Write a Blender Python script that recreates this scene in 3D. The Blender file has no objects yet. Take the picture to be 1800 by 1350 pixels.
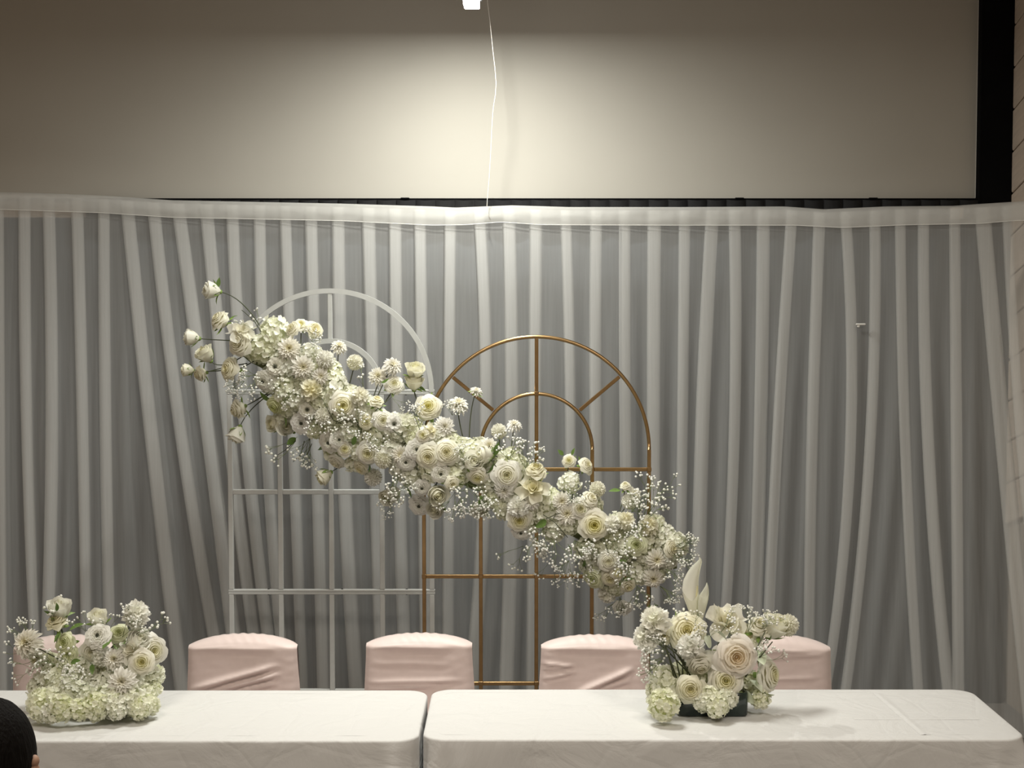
import bpy, math, random
from mathutils import Vector, Matrix, noise

# ------------------------------------------------------------------ camera, world, lights, exposure
SC = bpy.context.scene
COL = SC.collection
FPX = 2600.0                      # focal length in pixels of the 1800 x 1350 frame
HC = 2.08                         # camera height
PITCH = math.atan(140.0 / FPX)    # camera looks a little down
cam_d = bpy.data.cameras.new('camera')
cam_d.sensor_width = 36.0
cam_d.lens = FPX / 1800.0 * 36.0
cam = bpy.data.objects.new('camera', cam_d)
COL.objects.link(cam)
cam.location = (0, 0, HC)
cam.rotation_euler = (math.pi / 2 - PITCH, 0, 0)
SC.camera = cam

SC.view_settings.view_transform = 'Standard'
SC.view_settings.look = 'None'
SC.view_settings.gamma = 1.0
SC.view_settings.use_curve_mapping = False
SC.view_settings.exposure = 0.0

wd = bpy.data.worlds.new('room_ambience')
SC.world = wd
wd.use_nodes = True
wd.node_tree.nodes['Background'].inputs[0].default_value = (1.0, 0.73, 0.50, 1)
wd.node_tree.nodes['Background'].inputs[1].default_value = 0.215


def area_light(name, loc, target, power, size, color, spread=180):
    l = bpy.data.lights.new(name, 'AREA')
    l.energy = power
    l.shape = 'DISK'
    l.size = size
    l.color = color
    l.spread = math.radians(spread)
    o = bpy.data.objects.new(name, l)
    COL.objects.link(o)
    o.location = loc
    o.rotation_euler = (Vector(target) - Vector(loc)).to_track_quat('-Z', 'Y').to_euler()
    return o


NEUTRAL = (1.0, 0.985, 0.90)
WARM = (1.0, 0.91, 0.78)
# ceiling spot over the stage (out of frame), ceiling lights of the hall behind the camera
area_light('stage_ceiling_light', (-0.3, 4.95, 4.25), (-0.3, 5.4, 0.0), 52, 0.9, NEUTRAL, 126)
area_light('hall_ceiling_light', (-1.6, 1.6, 4.1), (-0.6, 4.8, 1.0), 19, 1.1, WARM, 90)
area_light('hall_ceiling_light.001', (1.8, 1.6, 4.1), (0.8, 4.8, 1.0), 19, 1.1, WARM, 90)


def P(px, py, Y):
    """world point on the plane y = Y that the photograph shows at pixel (px, py)"""
    a = (px - 900.0) / FPX
    b = (675.0 - py) / FPX
    cp, sp = math.cos(PITCH), math.sin(PITCH)
    d = Vector((a, cp + b * sp, -sp + b * cp))
    return Vector((0, 0, HC)) + d * (Y / d.y)


def mpp(Y):
    return Y / FPX


# ------------------------------------------------------------------ materials
def mat(name, color, rough=0.6, metallic=0.0, noise_amt=0.0, noise_scale=20.0, bump=0.0, bump_scale=60.0,
        coat=0.0, sheen=0.0, stretch=None):
    m = bpy.data.materials.new(name)
    m.use_nodes = True
    nt = m.node_tree
    b = nt.nodes['Principled BSDF']
    b.inputs['Base Color'].default_value = (*color, 1)
    b.inputs['Roughness'].default_value = rough
    b.inputs['Metallic'].default_value = metallic
    if coat:
        b.inputs['Coat Weight'].default_value = coat
    if sheen:
        b.inputs['Sheen Weight'].default_value = sheen
    tc = nt.nodes.new('ShaderNodeTexCoord')
    src = tc.outputs['Object']
    if stretch:
        mp = nt.nodes.new('ShaderNodeMapping')
        mp.inputs['Scale'].default_value = stretch
        nt.links.new(src, mp.inputs['Vector'])
        src = mp.outputs['Vector']
    if noise_amt:
        n = nt.nodes.new('ShaderNodeTexNoise')
        n.inputs['Scale'].default_value = noise_scale
        n.inputs['Detail'].default_value = 4
        nt.links.new(src, n.inputs['Vector'])
        r = nt.nodes.new('ShaderNodeValToRGB')
        r.color_ramp.elements[0].position = 0.3
        r.color_ramp.elements[1].position = 0.7
        r.color_ramp.elements[0].color = (*[c * (1 - noise_amt) for c in color], 1)
        r.color_ramp.elements[1].color = (*[min(1, c * (1 + noise_amt * 0.5)) for c in color], 1)
        nt.links.new(n.outputs['Fac'], r.inputs['Fac'])
        nt.links.new(r.outputs['Color'], b.inputs['Base Color'])
    if bump:
        n2 = nt.nodes.new('ShaderNodeTexNoise')
        n2.inputs['Scale'].default_value = bump_scale
        n2.inputs['Detail'].default_value = 3
        nt.links.new(src, n2.inputs['Vector'])
        bp = nt.nodes.new('ShaderNodeBump')
        bp.inputs['Strength'].default_value = bump
        bp.inputs['Distance'].default_value = 0.01
        nt.links.new(n2.outputs['Fac'], bp.inputs['Height'])
        nt.links.new(bp.outputs['Normal'], b.inputs['Normal'])
    return m


def petal_mat(name, stops, translucent=0.36, axis='radial', rough=0.75):
    """petal colour as a ramp over the distance from the flower's axis (object space, unit flower)"""
    m = bpy.data.materials.new(name)
    m.use_nodes = True
    nt = m.node_tree
    nt.nodes.remove(nt.nodes['Principled BSDF'])
    out = nt.nodes['Material Output']
    tc = nt.nodes.new('ShaderNodeTexCoord')
    mp = nt.nodes.new('ShaderNodeMapping')
    mp.inputs['Scale'].default_value = (1, 1, 0) if axis == 'radial' else (1, 1, 1)
    nt.links.new(tc.outputs['Object'], mp.inputs['Vector'])
    ln = nt.nodes.new('ShaderNodeVectorMath')
    ln.operation = 'LENGTH'
    nt.links.new(mp.outputs['Vector'], ln.inputs[0])
    oi = nt.nodes.new('ShaderNodeObjectInfo')
    ramp = nt.nodes.new('ShaderNodeValToRGB')
    els = ramp.color_ramp.elements
    while len(els) > 1:
        els.remove(els[-1])
    els[0].position = stops[0][0]
    els[0].color = (*stops[0][1], 1)
    for p, c in stops[1:]:
        e = els.new(p)
        e.color = (*c, 1)
    nt.links.new(ln.outputs['Value'], ramp.inputs['Fac'])
    hs = nt.nodes.new('ShaderNodeHueSaturation')
    mr = nt.nodes.new('ShaderNodeMapRange')
    mr.inputs['To Min'].default_value = 0.6
    mr.inputs['To Max'].default_value = 1.25
    nt.links.new(oi.outputs['Random'], mr.inputs['Value'])
    nt.links.new(mr.outputs['Result'], hs.inputs['Saturation'])
    nt.links.new(ramp.outputs['Color'], hs.inputs['Color'])
    d = nt.nodes.new('ShaderNodeBsdfDiffuse')
    t = nt.nodes.new('ShaderNodeBsdfTranslucent')
    g = nt.nodes.new('ShaderNodeBsdfGlossy')
    g.inputs['Roughness'].default_value = 0.45
    nt.links.new(hs.outputs['Color'], d.inputs['Color'])
    nt.links.new(hs.outputs['Color'], t.inputs['Color'])
    mx = nt.nodes.new('ShaderNodeMixShader')
    mx.inputs[0].default_value = translucent
    nt.links.new(d.outputs[0], mx.inputs[1])
    nt.links.new(t.outputs[0], mx.inputs[2])
    mx2 = nt.nodes.new('ShaderNodeMixShader')
    mx2.inputs[0].default_value = 0.03
    nt.links.new(mx.outputs[0], mx2.inputs[1])
    nt.links.new(g.outputs[0], mx2.inputs[2])
    nt.links.new(mx2.outputs[0], out.inputs['Surface'])
    return m


def sheer_mat(name, color, alpha, stretch=(90, 90, 3)):
    m = bpy.data.materials.new(name)
    m.use_nodes = True
    nt = m.node_tree
    nt.nodes.remove(nt.nodes['Principled BSDF'])
    out = nt.nodes['Material Output']
    tc = nt.nodes.new('ShaderNodeTexCoord')
    mp = nt.nodes.new('ShaderNodeMapping')
    mp.inputs['Scale'].default_value = stretch
    nt.links.new(tc.outputs['Object'], mp.inputs['Vector'])
    n = nt.nodes.new('ShaderNodeTexNoise')
    n.inputs['Scale'].default_value = 1.0
    n.inputs['Detail'].default_value = 4
    nt.links.new(mp.outputs['Vector'], n.inputs['Vector'])
    mr = nt.nodes.new('ShaderNodeMapRange')
    mr.inputs['To Min'].default_value = alpha - 0.04
    mr.inputs['To Max'].default_value = alpha + 0.04
    nt.links.new(n.outputs['Fac'], mr.inputs['Value'])
    tr = nt.nodes.new('ShaderNodeBsdfTransparent')
    d = nt.nodes.new('ShaderNodeBsdfDiffuse')
    d.inputs['Color'].default_value = (*color, 1)
    tl = nt.nodes.new('ShaderNodeBsdfTranslucent')
    tl.inputs['Color'].default_value = (*color, 1)
    mx = nt.nodes.new('ShaderNodeMixShader')
    mx.inputs[0].default_value = 0.35
    nt.links.new(d.outputs[0], mx.inputs[1])
    nt.links.new(tl.outputs[0], mx.inputs[2])
    m2 = nt.nodes.new('ShaderNodeMixShader')
    nt.links.new(mr.outputs['Result'], m2.inputs[0])
    nt.links.new(tr.outputs[0], m2.inputs[1])
    nt.links.new(mx.outputs[0], m2.inputs[2])
    nt.links.new(m2.outputs[0], out.inputs['Surface'])
    return m


def emit_mat(name, color, strength):
    m = bpy.data.materials.new(name)
    m.use_nodes = True
    b = m.node_tree.nodes['Principled BSDF']
    b.inputs['Base Color'].default_value = (*color, 1)
    b.inputs['Emission Color'].default_value = (*color, 1)
    b.inputs['Emission Strength'].default_value = strength
    return m


def cloth_mat(name, color, crease_x=None, amt=0.8):
    """white cotton with fine crumple and pressed fold lines"""
    m = mat(name, color, rough=0.85, sheen=0.1)
    nt = m.node_tree
    b = nt.nodes['Principled BSDF']
    tc = nt.nodes.new('ShaderNodeTexCoord')
    n = nt.nodes.new('ShaderNodeTexNoise')
    n.inputs['Scale'].default_value = 5.0
    n.inputs['Detail'].default_value = 5
    n.inputs['Distortion'].default_value = 1.6
    nt.links.new(tc.outputs['Object'], n.inputs['Vector'])
    v = nt.nodes.new('ShaderNodeTexVoronoi')
    v.feature = 'DISTANCE_TO_EDGE'
    v.inputs['Scale'].default_value = 5.5
    mpv = nt.nodes.new('ShaderNodeMapping')
    mpv.inputs['Rotation'].default_value = (0.3, 0.6, 0.5)
    mpv.inputs['Scale'].default_value = (1.0, 0.6, 1.3)
    nt.links.new(tc.outputs['Object'], mpv.inputs['Vector'])
    nt.links.new(mpv.outputs['Vector'], v.inputs['Vector'])
    mv = nt.nodes.new('ShaderNodeMath')
    mv.operation = 'MINIMUM'
    mv.inputs[1].default_value = 0.06
    nt.links.new(v.outputs['Distance'], mv.inputs[0])
    ad = nt.nodes.new('ShaderNodeMath')
    ad.operation = 'MULTIPLY_ADD'
    ad.inputs[1].default_value = 1.5
    nt.links.new(mv.outputs[0], ad.inputs[0])
    nt.links.new(n.outputs['Fac'], ad.inputs[2])
    bp = nt.nodes.new('ShaderNodeBump')
    bp.inputs['Strength'].default_value = amt
    bp.inputs['Distance'].default_value = 0.012
    nt.links.new(ad.outputs[0], bp.inputs['Height'])
    nt.links.new(bp.outputs['Normal'], b.inputs['Normal'])
    return m


M = {}
M['screen'] = mat('screen_fabric', (0.48, 0.465, 0.42), 0.9, noise_amt=0.02, noise_scale=3)
M['screen_edge'] = mat('screen_hem', (0.80, 0.79, 0.75), 0.8)
M['black'] = mat('black_paint', (0.004, 0.004, 0.0045), 0.95, noise_amt=0.2, noise_scale=8)
M['black_cloth'] = mat('black_pleated_cloth', (0.010, 0.0105, 0.012), 0.9, noise_amt=0.25, noise_scale=40)
M['black'].node_tree.nodes['Principled BSDF'].inputs['Specular IOR Level'].default_value = 0.1
M['plank'] = mat('beige_board', (0.64, 0.54, 0.45), 0.7, noise_amt=0.1, noise_scale=6, stretch=(1, 1, 12))
M['wall'] = mat('beige_plaster', (0.42, 0.36, 0.30), 0.85, noise_amt=0.06, noise_scale=9, bump=0.1)
M['floor'] = mat('grey_carpet', (0.20, 0.185, 0.17), 0.95, noise_amt=0.25, noise_scale=150, bump=0.3, bump_scale=300)
M['ceiling'] = mat('ceiling_paint', (0.32, 0.28, 0.24), 0.9, noise_amt=0.04)
M['backing'] = mat('charcoal_backdrop_cloth', (0.042, 0.05, 0.06), 0.95, noise_amt=0.15, noise_scale=30)
M['sheer'] = sheer_mat('sheer_white_voile', (0.90, 0.91, 0.90), 0.31)
M['band'] = sheer_mat('doubled_white_voile', (0.80, 0.80, 0.78), 0.50, (14, 14, 14))
M['white_metal'] = mat('white_powder_coat', (0.52, 0.535, 0.53), 0.45, noise_amt=0.04, noise_scale=30)
M['gold'] = mat('brushed_gold', (0.44, 0.29, 0.14), 0.30, metallic=0.95, noise_amt=0.12, noise_scale=25)
M['pink'] = mat('pink_spandex', (0.69, 0.575, 0.55), 0.5, noise_amt=0.03, noise_scale=40, sheen=0.25)
M['cloth'] = cloth_mat('white_cotton', (0.64, 0.64, 0.635))
M['green'] = mat('leaf_green', (0.13, 0.22, 0.05), 0.5, noise_amt=0.35, noise_scale=12)
M['sepal'] = mat('sepal_green', (0.20, 0.30, 0.07), 0.55, noise_amt=0.3, noise_scale=8)
M['pale_leaf'] = petal_mat('pale_sage_leaf', [(0.0, (0.60, 0.66, 0.50)), (1.0, (0.76, 0.80, 0.70))], 0.2)
M['stem'] = mat('dark_stem', (0.055, 0.065, 0.030), 0.6, noise_amt=0.3, noise_scale=30)
M['gyp_stem'] = mat('thin_green_stem', (0.16, 0.20, 0.09), 0.6, noise_amt=0.2, noise_scale=30)
M['core'] = mat('moss_green_foam', (0.16, 0.19, 0.08), 0.95, noise_amt=0.4, noise_scale=40, bump=0.5)
M['dark_eye'] = mat('dark_flower_eye', (0.05, 0.055, 0.03), 0.8, noise_amt=0.3, noise_scale=8)
M['rose'] = petal_mat('ivory_rose_petal', [(0.0, (0.80, 0.76, 0.34)), (0.14, (0.86, 0.83, 0.56)), (0.34, (0.90, 0.88, 0.76)), (0.5, (0.91, 0.90, 0.82))])
M['rose_cream'] = petal_mat('cream_rose_petal', [(0.0, (0.86, 0.82, 0.55)), (0.2, (0.88, 0.85, 0.67)), (0.5, (0.89, 0.88, 0.77))])
M['rose_peach'] = petal_mat('peach_rose_petal', [(0.0, (0.90, 0.78, 0.58)), (0.2, (0.90, 0.84, 0.72)), (0.4, (0.90, 0.86, 0.80)), (0.5, (0.91, 0.88, 0.84))])
M['rose_green'] = petal_mat('green_white_rose_petal', [(0.0, (0.66, 0.70, 0.36)), (0.25, (0.78, 0.80, 0.55)), (0.5, (0.80, 0.82, 0.62))])
M['bud'] = petal_mat('ivory_bud_petal', [(0.0, (0.86, 0.84, 0.60)), (0.3, (0.90, 0.89, 0.78))])
M['white'] = petal_mat('white_petal', [(0.0, (0.86, 0.86, 0.74)), (0.25, (0.91, 0.905, 0.84)), (0.5, (0.92, 0.915, 0.865))])
M['dahlia'] = petal_mat('dahlia_petal', [(0.0, (0.86, 0.82, 0.60)), (0.18, (0.90, 0.88, 0.80)), (0.5, (0.91, 0.90, 0.85))])
M['mum'] = petal_mat('pompon_petal', [(0.0, (0.80, 0.78, 0.58)), (0.3, (0.88, 0.87, 0.72)), (0.5, (0.91, 0.90, 0.82))], axis='all')
M['hyd'] = petal_mat('hydrangea_petal', [(0.0, (0.66, 0.72, 0.32)), (0.28, (0.78, 0.82, 0.52)), (0.40, (0.87, 0.885, 0.71)), (0.52, (0.90, 0.905, 0.80))], axis='all')
M['gyp'] = petal_mat('gypsophila_blossom', [(0.0, (0.88, 0.89, 0.82)), (1.0, (0.90, 0.90, 0.86))], 0.2)
M['calla'] = petal_mat('calla_spathe', [(0.0, (0.78, 0.80, 0.62)), (0.12, (0.90, 0.89, 0.83)), (0.5, (0.91, 0.90, 0.87))], 0.42)
M['vase'] = mat('dark_green_ceramic', (0.010, 0.024, 0.020), 0.25, coat=0.6, noise_amt=0.3, noise_scale=20)
M['cable'] = mat('white_cable', (0.75, 0.72, 0.66), 0.5)
M['steel'] = mat('dark_steel', (0.05, 0.05, 0.05), 0.4, metallic=0.8)
M['lens'] = emit_mat('lit_lamp_glass', (1.0, 0.96, 0.95), 40)
M['clip'] = mat('white_plastic', (0.85, 0.85, 0.82), 0.4)
M['hair'] = mat('black_hair', (0.004, 0.0026, 0.002), 0.7, noise_amt=0.4, noise_scale=60, bump=0.5, bump_scale=40, stretch=(6, 6, 0.6))
M['hair'].node_tree.nodes['Principled BSDF'].inputs['Specular IOR Level'].default_value = 0.15
M['skin'] = mat('skin', (0.55, 0.33, 0.23), 0.55, noise_amt=0.06, noise_scale=20)
M['shirt'] = mat('dark_shirt_cloth', (0.03, 0.03, 0.035), 0.9, noise_amt=0.2, noise_scale=60)
M['wood'] = mat('plywood', (0.45, 0.33, 0.2), 0.6, noise_amt=0.2, noise_scale=8)


# ------------------------------------------------------------------ mesh helpers
class MB:
    def __init__(s):
        s.v, s.f = [], []

    def add(s, verts, faces):
        o = len(s.v)
        s.v += [tuple(p) for p in verts]
        s.f += [tuple(i + o for i in f) for f in faces]

    def grid(s, rows, closed=False):
        """rows: equal-length lists of points"""
        n = len(rows[0])
        o = len(s.v)
        for r in rows:
            s.v += [tuple(p) for p in r]
        m = n if closed else n - 1
        for i in range(len(rows) - 1):
            for j in range(m):
                a, b = o + i * n + j, o + i * n + (j + 1) % n
                s.f.append((a, b, b + n, a + n))

    def box(s, c, size, bevel=0.0, rot=None):
        x, y, z = [d / 2 for d in size]
        b = min(bevel, x * 0.9, y * 0.9, z * 0.9)
        if b <= 0:
            vs = [(i * x, j * y, k * z) for i in (-1, 1) for j in (-1, 1) for k in (-1, 1)]
            fs = [(0, 1, 3, 2), (4, 6, 7, 5), (0, 4, 5, 1), (2, 3, 7, 6), (0, 2, 6, 4), (1, 5, 7, 3)]
        else:
            vs, idx = [], {}
            for i in (-1, 1):
                for j in (-1, 1):
                    for k in (-1, 1):
                        for ax in range(3):
                            p = [i * (x - b), j * (y - b), k * (z - b)]
                            p[ax] += (i, j, k)[ax] * b
                            idx[(i, j, k, ax)] = len(vs)
                            vs.append(tuple(p))
            I = lambda i, j, k, a: idx[(i, j, k, a)]
            fs = []
            for t in (-1, 1):
                fs.append((I(t, -1, -1, 0), I(t, 1, -1, 0), I(t, 1, 1, 0), I(t, -1, 1, 0)))
                fs.append((I(-1, t, -1, 1), I(1, t, -1, 1), I(1, t, 1, 1), I(-1, t, 1, 1)))
                fs.append((I(-1, -1, t, 2), I(1, -1, t, 2), I(1, 1, t, 2), I(-1, 1, t, 2)))
                for u in (-1, 1):
                    fs.append((I(t, u, -1, 0), I(t, u, 1, 0), I(t, u, 1, 1), I(t, u, -1, 1)))
                    fs.append((I(t, -1, u, 0), I(t, 1, u, 0), I(t, 1, u, 2), I(t, -1, u, 2)))
                    fs.append((I(-1, t, u, 1), I(1, t, u, 1), I(1, t, u, 2), I(-1, t, u, 2)))
                    for w in (-1, 1):
                        fs.append((I(t, u, w, 0), I(t, u, w, 1), I(t, u, w, 2)))
        R = rot or Matrix.Identity(3)
        s.add([R @ Vector(p) + Vector(c) for p in vs], fs)

    def tube(s, pts, radii, sides=6, caps=True):
        pts = [Vector(p) for p in pts]
        if not isinstance(radii, (list, tuple)):
            radii = [radii] * len(pts)
        rows = []
        prev = None
        for i, p in enumerate(pts):
            t = (pts[min(i + 1, len(pts) - 1)] - pts[max(i - 1, 0)])
            t = t.normalized() if t.length > 1e-9 else Vector((0, 0, 1))
            ref = prev if prev else (Vector((0, 1, 0)) if abs(t.y) < 0.9 else Vector((1, 0, 0)))
            u = (ref - t * ref.dot(t)).normalized()
            prev = u
            w = t.cross(u)
            rows.append([p + (u * math.cos(2 * math.pi * k / sides) + w * math.sin(2 * math.pi * k / sides)) * radii[i] for k in range(sides)])
        o = len(s.v)
        s.grid(rows, closed=True)
        if caps:
            s.f.append(tuple(o + k for k in range(sides))[::-1])
            e = o + (len(pts) - 1) * sides
            s.f.append(tuple(e + k for k in range(sides)))

    def ball(s, c, r, sub=0):
        c = Vector(c)
        t = (1 + 5 ** 0.5) / 2
        vs = [Vector(p).normalized() for p in [(-1, t, 0), (1, t, 0), (-1, -t, 0), (1, -t, 0), (0, -1, t), (0, 1, t), (0, -1, -t), (0, 1, -t), (t, 0, -1), (t, 0, 1), (-t, 0, -1), (-t, 0, 1)]]
        fs = [(0, 11, 5), (0, 5, 1), (0, 1, 7), (0, 7, 10), (0, 10, 11), (1, 5, 9), (5, 11, 4), (11, 10, 2), (10, 7, 6), (7, 1, 8), (3, 9, 4), (3, 4, 2), (3, 2, 6), (3, 6, 8), (3, 8, 9), (4, 9, 5), (2, 4, 11), (6, 2, 10), (8, 6, 7), (9, 8, 1)]
        for _ in range(sub):
            nf, cache = [], {}

            def mid(a, b):
                k = (min(a, b), max(a, b))
                if k not in cache:
                    cache[k] = len(vs)
                    vs.append(((vs[a] + vs[b]) / 2).normalized())
                return cache[k]
            for a, b, d in fs:
                x, y, z = mid(a, b), mid(b, d), mid(d, a)
                nf += [(a, x, z), (b, y, x), (d, z, y), (x, y, z)]
            fs = nf
        s.add([c + v * r for v in vs], fs)

    def mesh(s, name, m, smooth=True):
        me = bpy.data.meshes.new(name)
        me.from_pydata(s.v, [], s.f)
        me.materials.append(m)
        if smooth:
            me.polygons.foreach_set('use_smooth', [True] * len(me.polygons))
        me.update()
        return me


def link(name, me, parent=None, basis=None):
    o = bpy.data.objects.new(name, me)
    COL.objects.link(o)
    o.parent = parent
    if basis is not None:
        o.matrix_basis = basis
    return o


def tag(o, label=None, cat=None, group=None, kind=None):
    if label:
        o['label'] = label
    if cat:
        o['category'] = cat
    if group:
        o['group'] = group
    if kind:
        o['kind'] = kind
    return o


def thing(name, loc, label, cat, group=None):
    o = bpy.data.objects.new(name, None)
    COL.objects.link(o)
    o.location = loc
    o.empty_display_size = 0.1
    return tag(o, label, cat, group)


def part(name, mb, m, root, smooth=True):
    """part whose mesh is written in world coordinates, under an unrotated root"""
    me = mb.mesh(name, m, smooth)
    me.transform(Matrix.Translation(-root.location))
    return link(name, me, root)


def smoothstep(a, b, x):
    t = max(0.0, min(1.0, (x - a) / (b - a)))
    return t * t * (3 - 2 * t)


def interp(tab, x):
    if x <= tab[0][0]:
        return tab[0][1]
    for (x0, y0), (x1, y1) in zip(tab, tab[1:]):
        if x <= x1:
            return y0 + (y1 - y0) * (x - x0) / (x1 - x0)
    return tab[-1][1]


# ------------------------------------------------------------------ the room
YW = 7.70                          # back wall
YC = YW - 0.08                     # front face of the black column
XR = P(1781, 200, YC).x            # face of the right wall's boards
CEIL = 4.35
mb = MB(); mb.box((-0.4, 3.0, -0.05), (7.6, 11.0, 0.1))
tag(link('floor', mb.mesh('floor', M['floor'], False)), kind='structure')
mb = MB(); mb.box((-0.4, YW + 0.1, CEIL / 2), (7.6, 0.16, CEIL))
tag(link('wall_back', mb.mesh('wall_back', M['wall'], False)), kind='structure')
mb = MB(); mb.box((-0.4, 3.0, CEIL + 0.05), (7.6, 11.0, 0.1))
tag(link('ceiling', mb.mesh('ceiling', M['ceiling'], False)), kind='structure')
# right wall: backing sheet plus sloping boards
wr = MB(); wr.box((XR + 0.076, 5.6, CEIL / 2), (0.10, 4.4, CEIL))
wall_r = tag(link('wall_right', wr.mesh('wall_right', M['wall'], False)), kind='structure')
slope = math.radians(-16)
pitch_b = 72 * mpp(YW)
Rb = Matrix.Rotation(slope, 3, 'X')
for k in range(-3, 26):
    zc = P(1782, 272, YW).z + (k - 6) * pitch_b + 0.5 * pitch_b
    ln = 1.3
    # boards run down the wall's far end, which is the stretch the room shows
    c = Vector((XR + 0.012, YW - 0.05, zc)) + Rb @ Vector((0, -ln / 2, 0))
    if c.z < 0.35 or c.z > CEIL - 0.35:
        continue
    b = MB(); b.box((0, 0, 0), (0.024, ln, pitch_b - 0.016), 0.004)
    o = link('board', b.mesh('board', M['plank'], False), wall_r)
    o.matrix_basis = Matrix.Translation(c) @ Rb.to_4x4()
# black column between screen and right wall
x0, x1 = P(1723, 200, YC).x, P(1781, 200, YC).x
mb = MB(); mb.box(((x0 + x1) / 2, YW - 0.03, CEIL / 2), (x1 - x0, 0.10, CEIL), 0.004)
tag(link('trim_1', mb.mesh('trim_1', M['black'], False)), kind='structure')

# projection screen above the drapes
zb = P(900, 349, YW).z
xl, xr = P(-260, 200, YW).x, P(1722, 200, YW).x
scr = thing('projection_screen', ((xl + xr) / 2, YW, zb), 'wide off-white projection screen on the back wall above the curtain', 'screen')
mb = MB(); mb.box(((xl + xr) / 2, YW - 0.012, (zb + CEIL - 0.12) / 2), (xr - xl, 0.02, CEIL - 0.12 - zb))
part('screen_surface', mb, M['screen'], scr, False)
mb = MB(); mb.box((xr - 0.012, YW - 0.024, (zb + CEIL - 0.12) / 2), (0.022, 0.006, CEIL - 0.12 - zb), 0.002)
part('side_hem', mb, M['screen_edge'], scr, False)
mb = MB(); mb.tube([(xl, YW - 0.016, zb - 0.006), (xr, YW - 0.016, zb - 0.006)], 0.008, 8)
part('bottom_bar', mb, M['black'], scr)

# black pleated skirt hanging below the screen, with a charcoal backdrop under it
val = thing('pleated_valance', (0, YW - 0.1, zb - 0.2), 'black pleated valance strip hanging along the bottom of the screen', 'valance')
mb = MB(); rows = []
xa, xb = P(150, 360, YW - 0.08).x, P(1722, 360, YW - 0.08).x
npl = 46
for iz in range(5):
    z = zb - 0.012 - 0.17 * iz / 4
    r = []
    for k in range(npl):
        a = xa + (xb - xa) * k / npl
        w = (xb - xa) / npl
        for q, (fx, dy) in enumerate(((0, 0), (0.03, -0.010), (0.45, -0.014), (0.93, -0.006), (0.98, 0.004))):
            sag = 0.004 * math.sin(math.pi * fx) * (1 if iz == 0 else 0)
            r.append((a + w * fx, YW - 0.07 + dy, z - sag))
    rows.append(r)
mb.grid(rows)
part('pleated_cloth', mb, M['black_cloth'], val)
mb = MB(); mb.box(((xa + xb) / 2, YW - 0.06, zb - 0.012), (xb - xa, 0.012, 0.014), 0.002)
part('heading_tape', mb, M['black'], val, False)
for px in (712, 1300, 1535):                                     # clips on the tape
    p = P(px, 350, YW - 0.07)
    mb = MB(); mb.box((p.x, YW - 0.07, zb - 0.004), (0.045, 0.012, 0.008), 0.002)
    part('clip', mb, M['black'], val, False)

bk = thing('backdrop_drape', (0, YW - 0.06, 0), 'charcoal backdrop cloth seen dimly through the sheer white curtain', 'drape')
mb = MB(); rows = []
random.seed(4)
xa2, xb2 = P(-120, 700, YW).x, P(1722, 700, YW).x
cols = 220
ph = [random.uniform(0, 6.28) for _ in range(4)]
for iz in range(12):
    z = (zb - 0.10) * (1 - iz / 11)
    rows.append([(xa2 + (xb2 - xa2) * c / cols,
                  YW - 0.035 - 0.015 * (math.sin(c * 0.75 + ph[0] + 0.2 * iz * 0.1) + 0.4 * math.sin(c * 0.31 + ph[1])), z) for c in range(cols + 1)])
mb.grid(rows)
part('drape_cloth', mb, M['backing'], bk)
p = P(1686, 367, YW - 0.14)
mb = MB(); mb.box((p.x, YW - 0.10, p.z - 0.02), (22 * mpp(YW), 0.01, 0.06), 0.002)
card = link('paper_tag', mb.mesh('paper_tag', M['plank'], False))
card.parent = val; card.matrix_basis = Matrix.Translation(-val.location)

# ------------------------------------------------------------------ sheer curtain
def curtain_y(px):
    e = max(0.0, (px - 1250) / 550.0)
    l = max(0.0, (500 - px) / 500.0)
    return 7.36 - 0.40 * e * e - 0.16 * l * l


BAND_TOP = [(-160, 337), (0, 341), (83, 343), (180, 347), (300, 355), (400, 357), (600, 361), (760, 366), (800, 368), (900, 364), (1000, 367),
            (1200, 367), (1380, 366), (1450, 371), (1560, 366), (1680, 365), (1720, 362), (1800, 357), (1960, 350)]
BAND_BOT = [(-160, 362), (0, 368), (180, 374), (300, 382), (500, 386), (600, 388), (700, 393), (760, 396), (820, 395), (880, 390), (950, 395),
            (1200, 396), (1400, 396), (1480, 400), (1600, 395), (1720, 393), (1780, 388), (1960, 382)]
# left edge of each pleat at y = 400, 770, 1200 and its width at the top
PLEATS = [(-110, -108, -100, 22), (-62, -60, -55, 22), (-15, -12, -8, 22),
          (32, 37, 54, 22), (75, 80, 70, 22), (125, 135, 142, 22), (172, 175, 183, 21), (214, 252, 300, 24), (261, 305, 372, 23),
          (305, 352, 402, 24), (353, 390, 440, 24), (398, 420, 466, 22), (446, 457, 487, 21), (492, 505, 520, 20), (536, 545, 556, 22), (583, 590, 610, 23),
          (636, 646, 658, 24), (683, 688, 700, 23), (727, 732, 738, 22), (780, 778, 777, 22), (833, 842, 820, 22), (883, 887, 879, 24),
          (930, 928, 925, 23), (985, 993, 990, 20), (1037, 1036, 1045, 21), (1088, 1089, 1096, 20), (1138, 1137, 1140, 24), (1193, 1190, 1185, 20),
          (1239, 1222, 1214, 23), (1281, 1281, 1260, 21), (1330, 1325, 1312, 23), (1380, 1358, 1339, 20), (1429, 1418, 1412, 21),
          (1478, 1486, 1450, 20), (1528, 1521, 1484, 20), (1573, 1581, 1602, 19), (1613, 1620, 1652, 20), (1668, 1671, 1674, 20),
          (1715, 1748, 1790, 28), (1762, 1785, 1830, 18), (1812, 1830, 1880, 20), (1860, 1876, 1920, 20), (1905, 1920, 1960, 20)]
cur = thing('sheer_curtain', (0, 7.36, 0), 'sheer white pleated curtain hanging across the back wall behind the arches', 'curtain')
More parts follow.
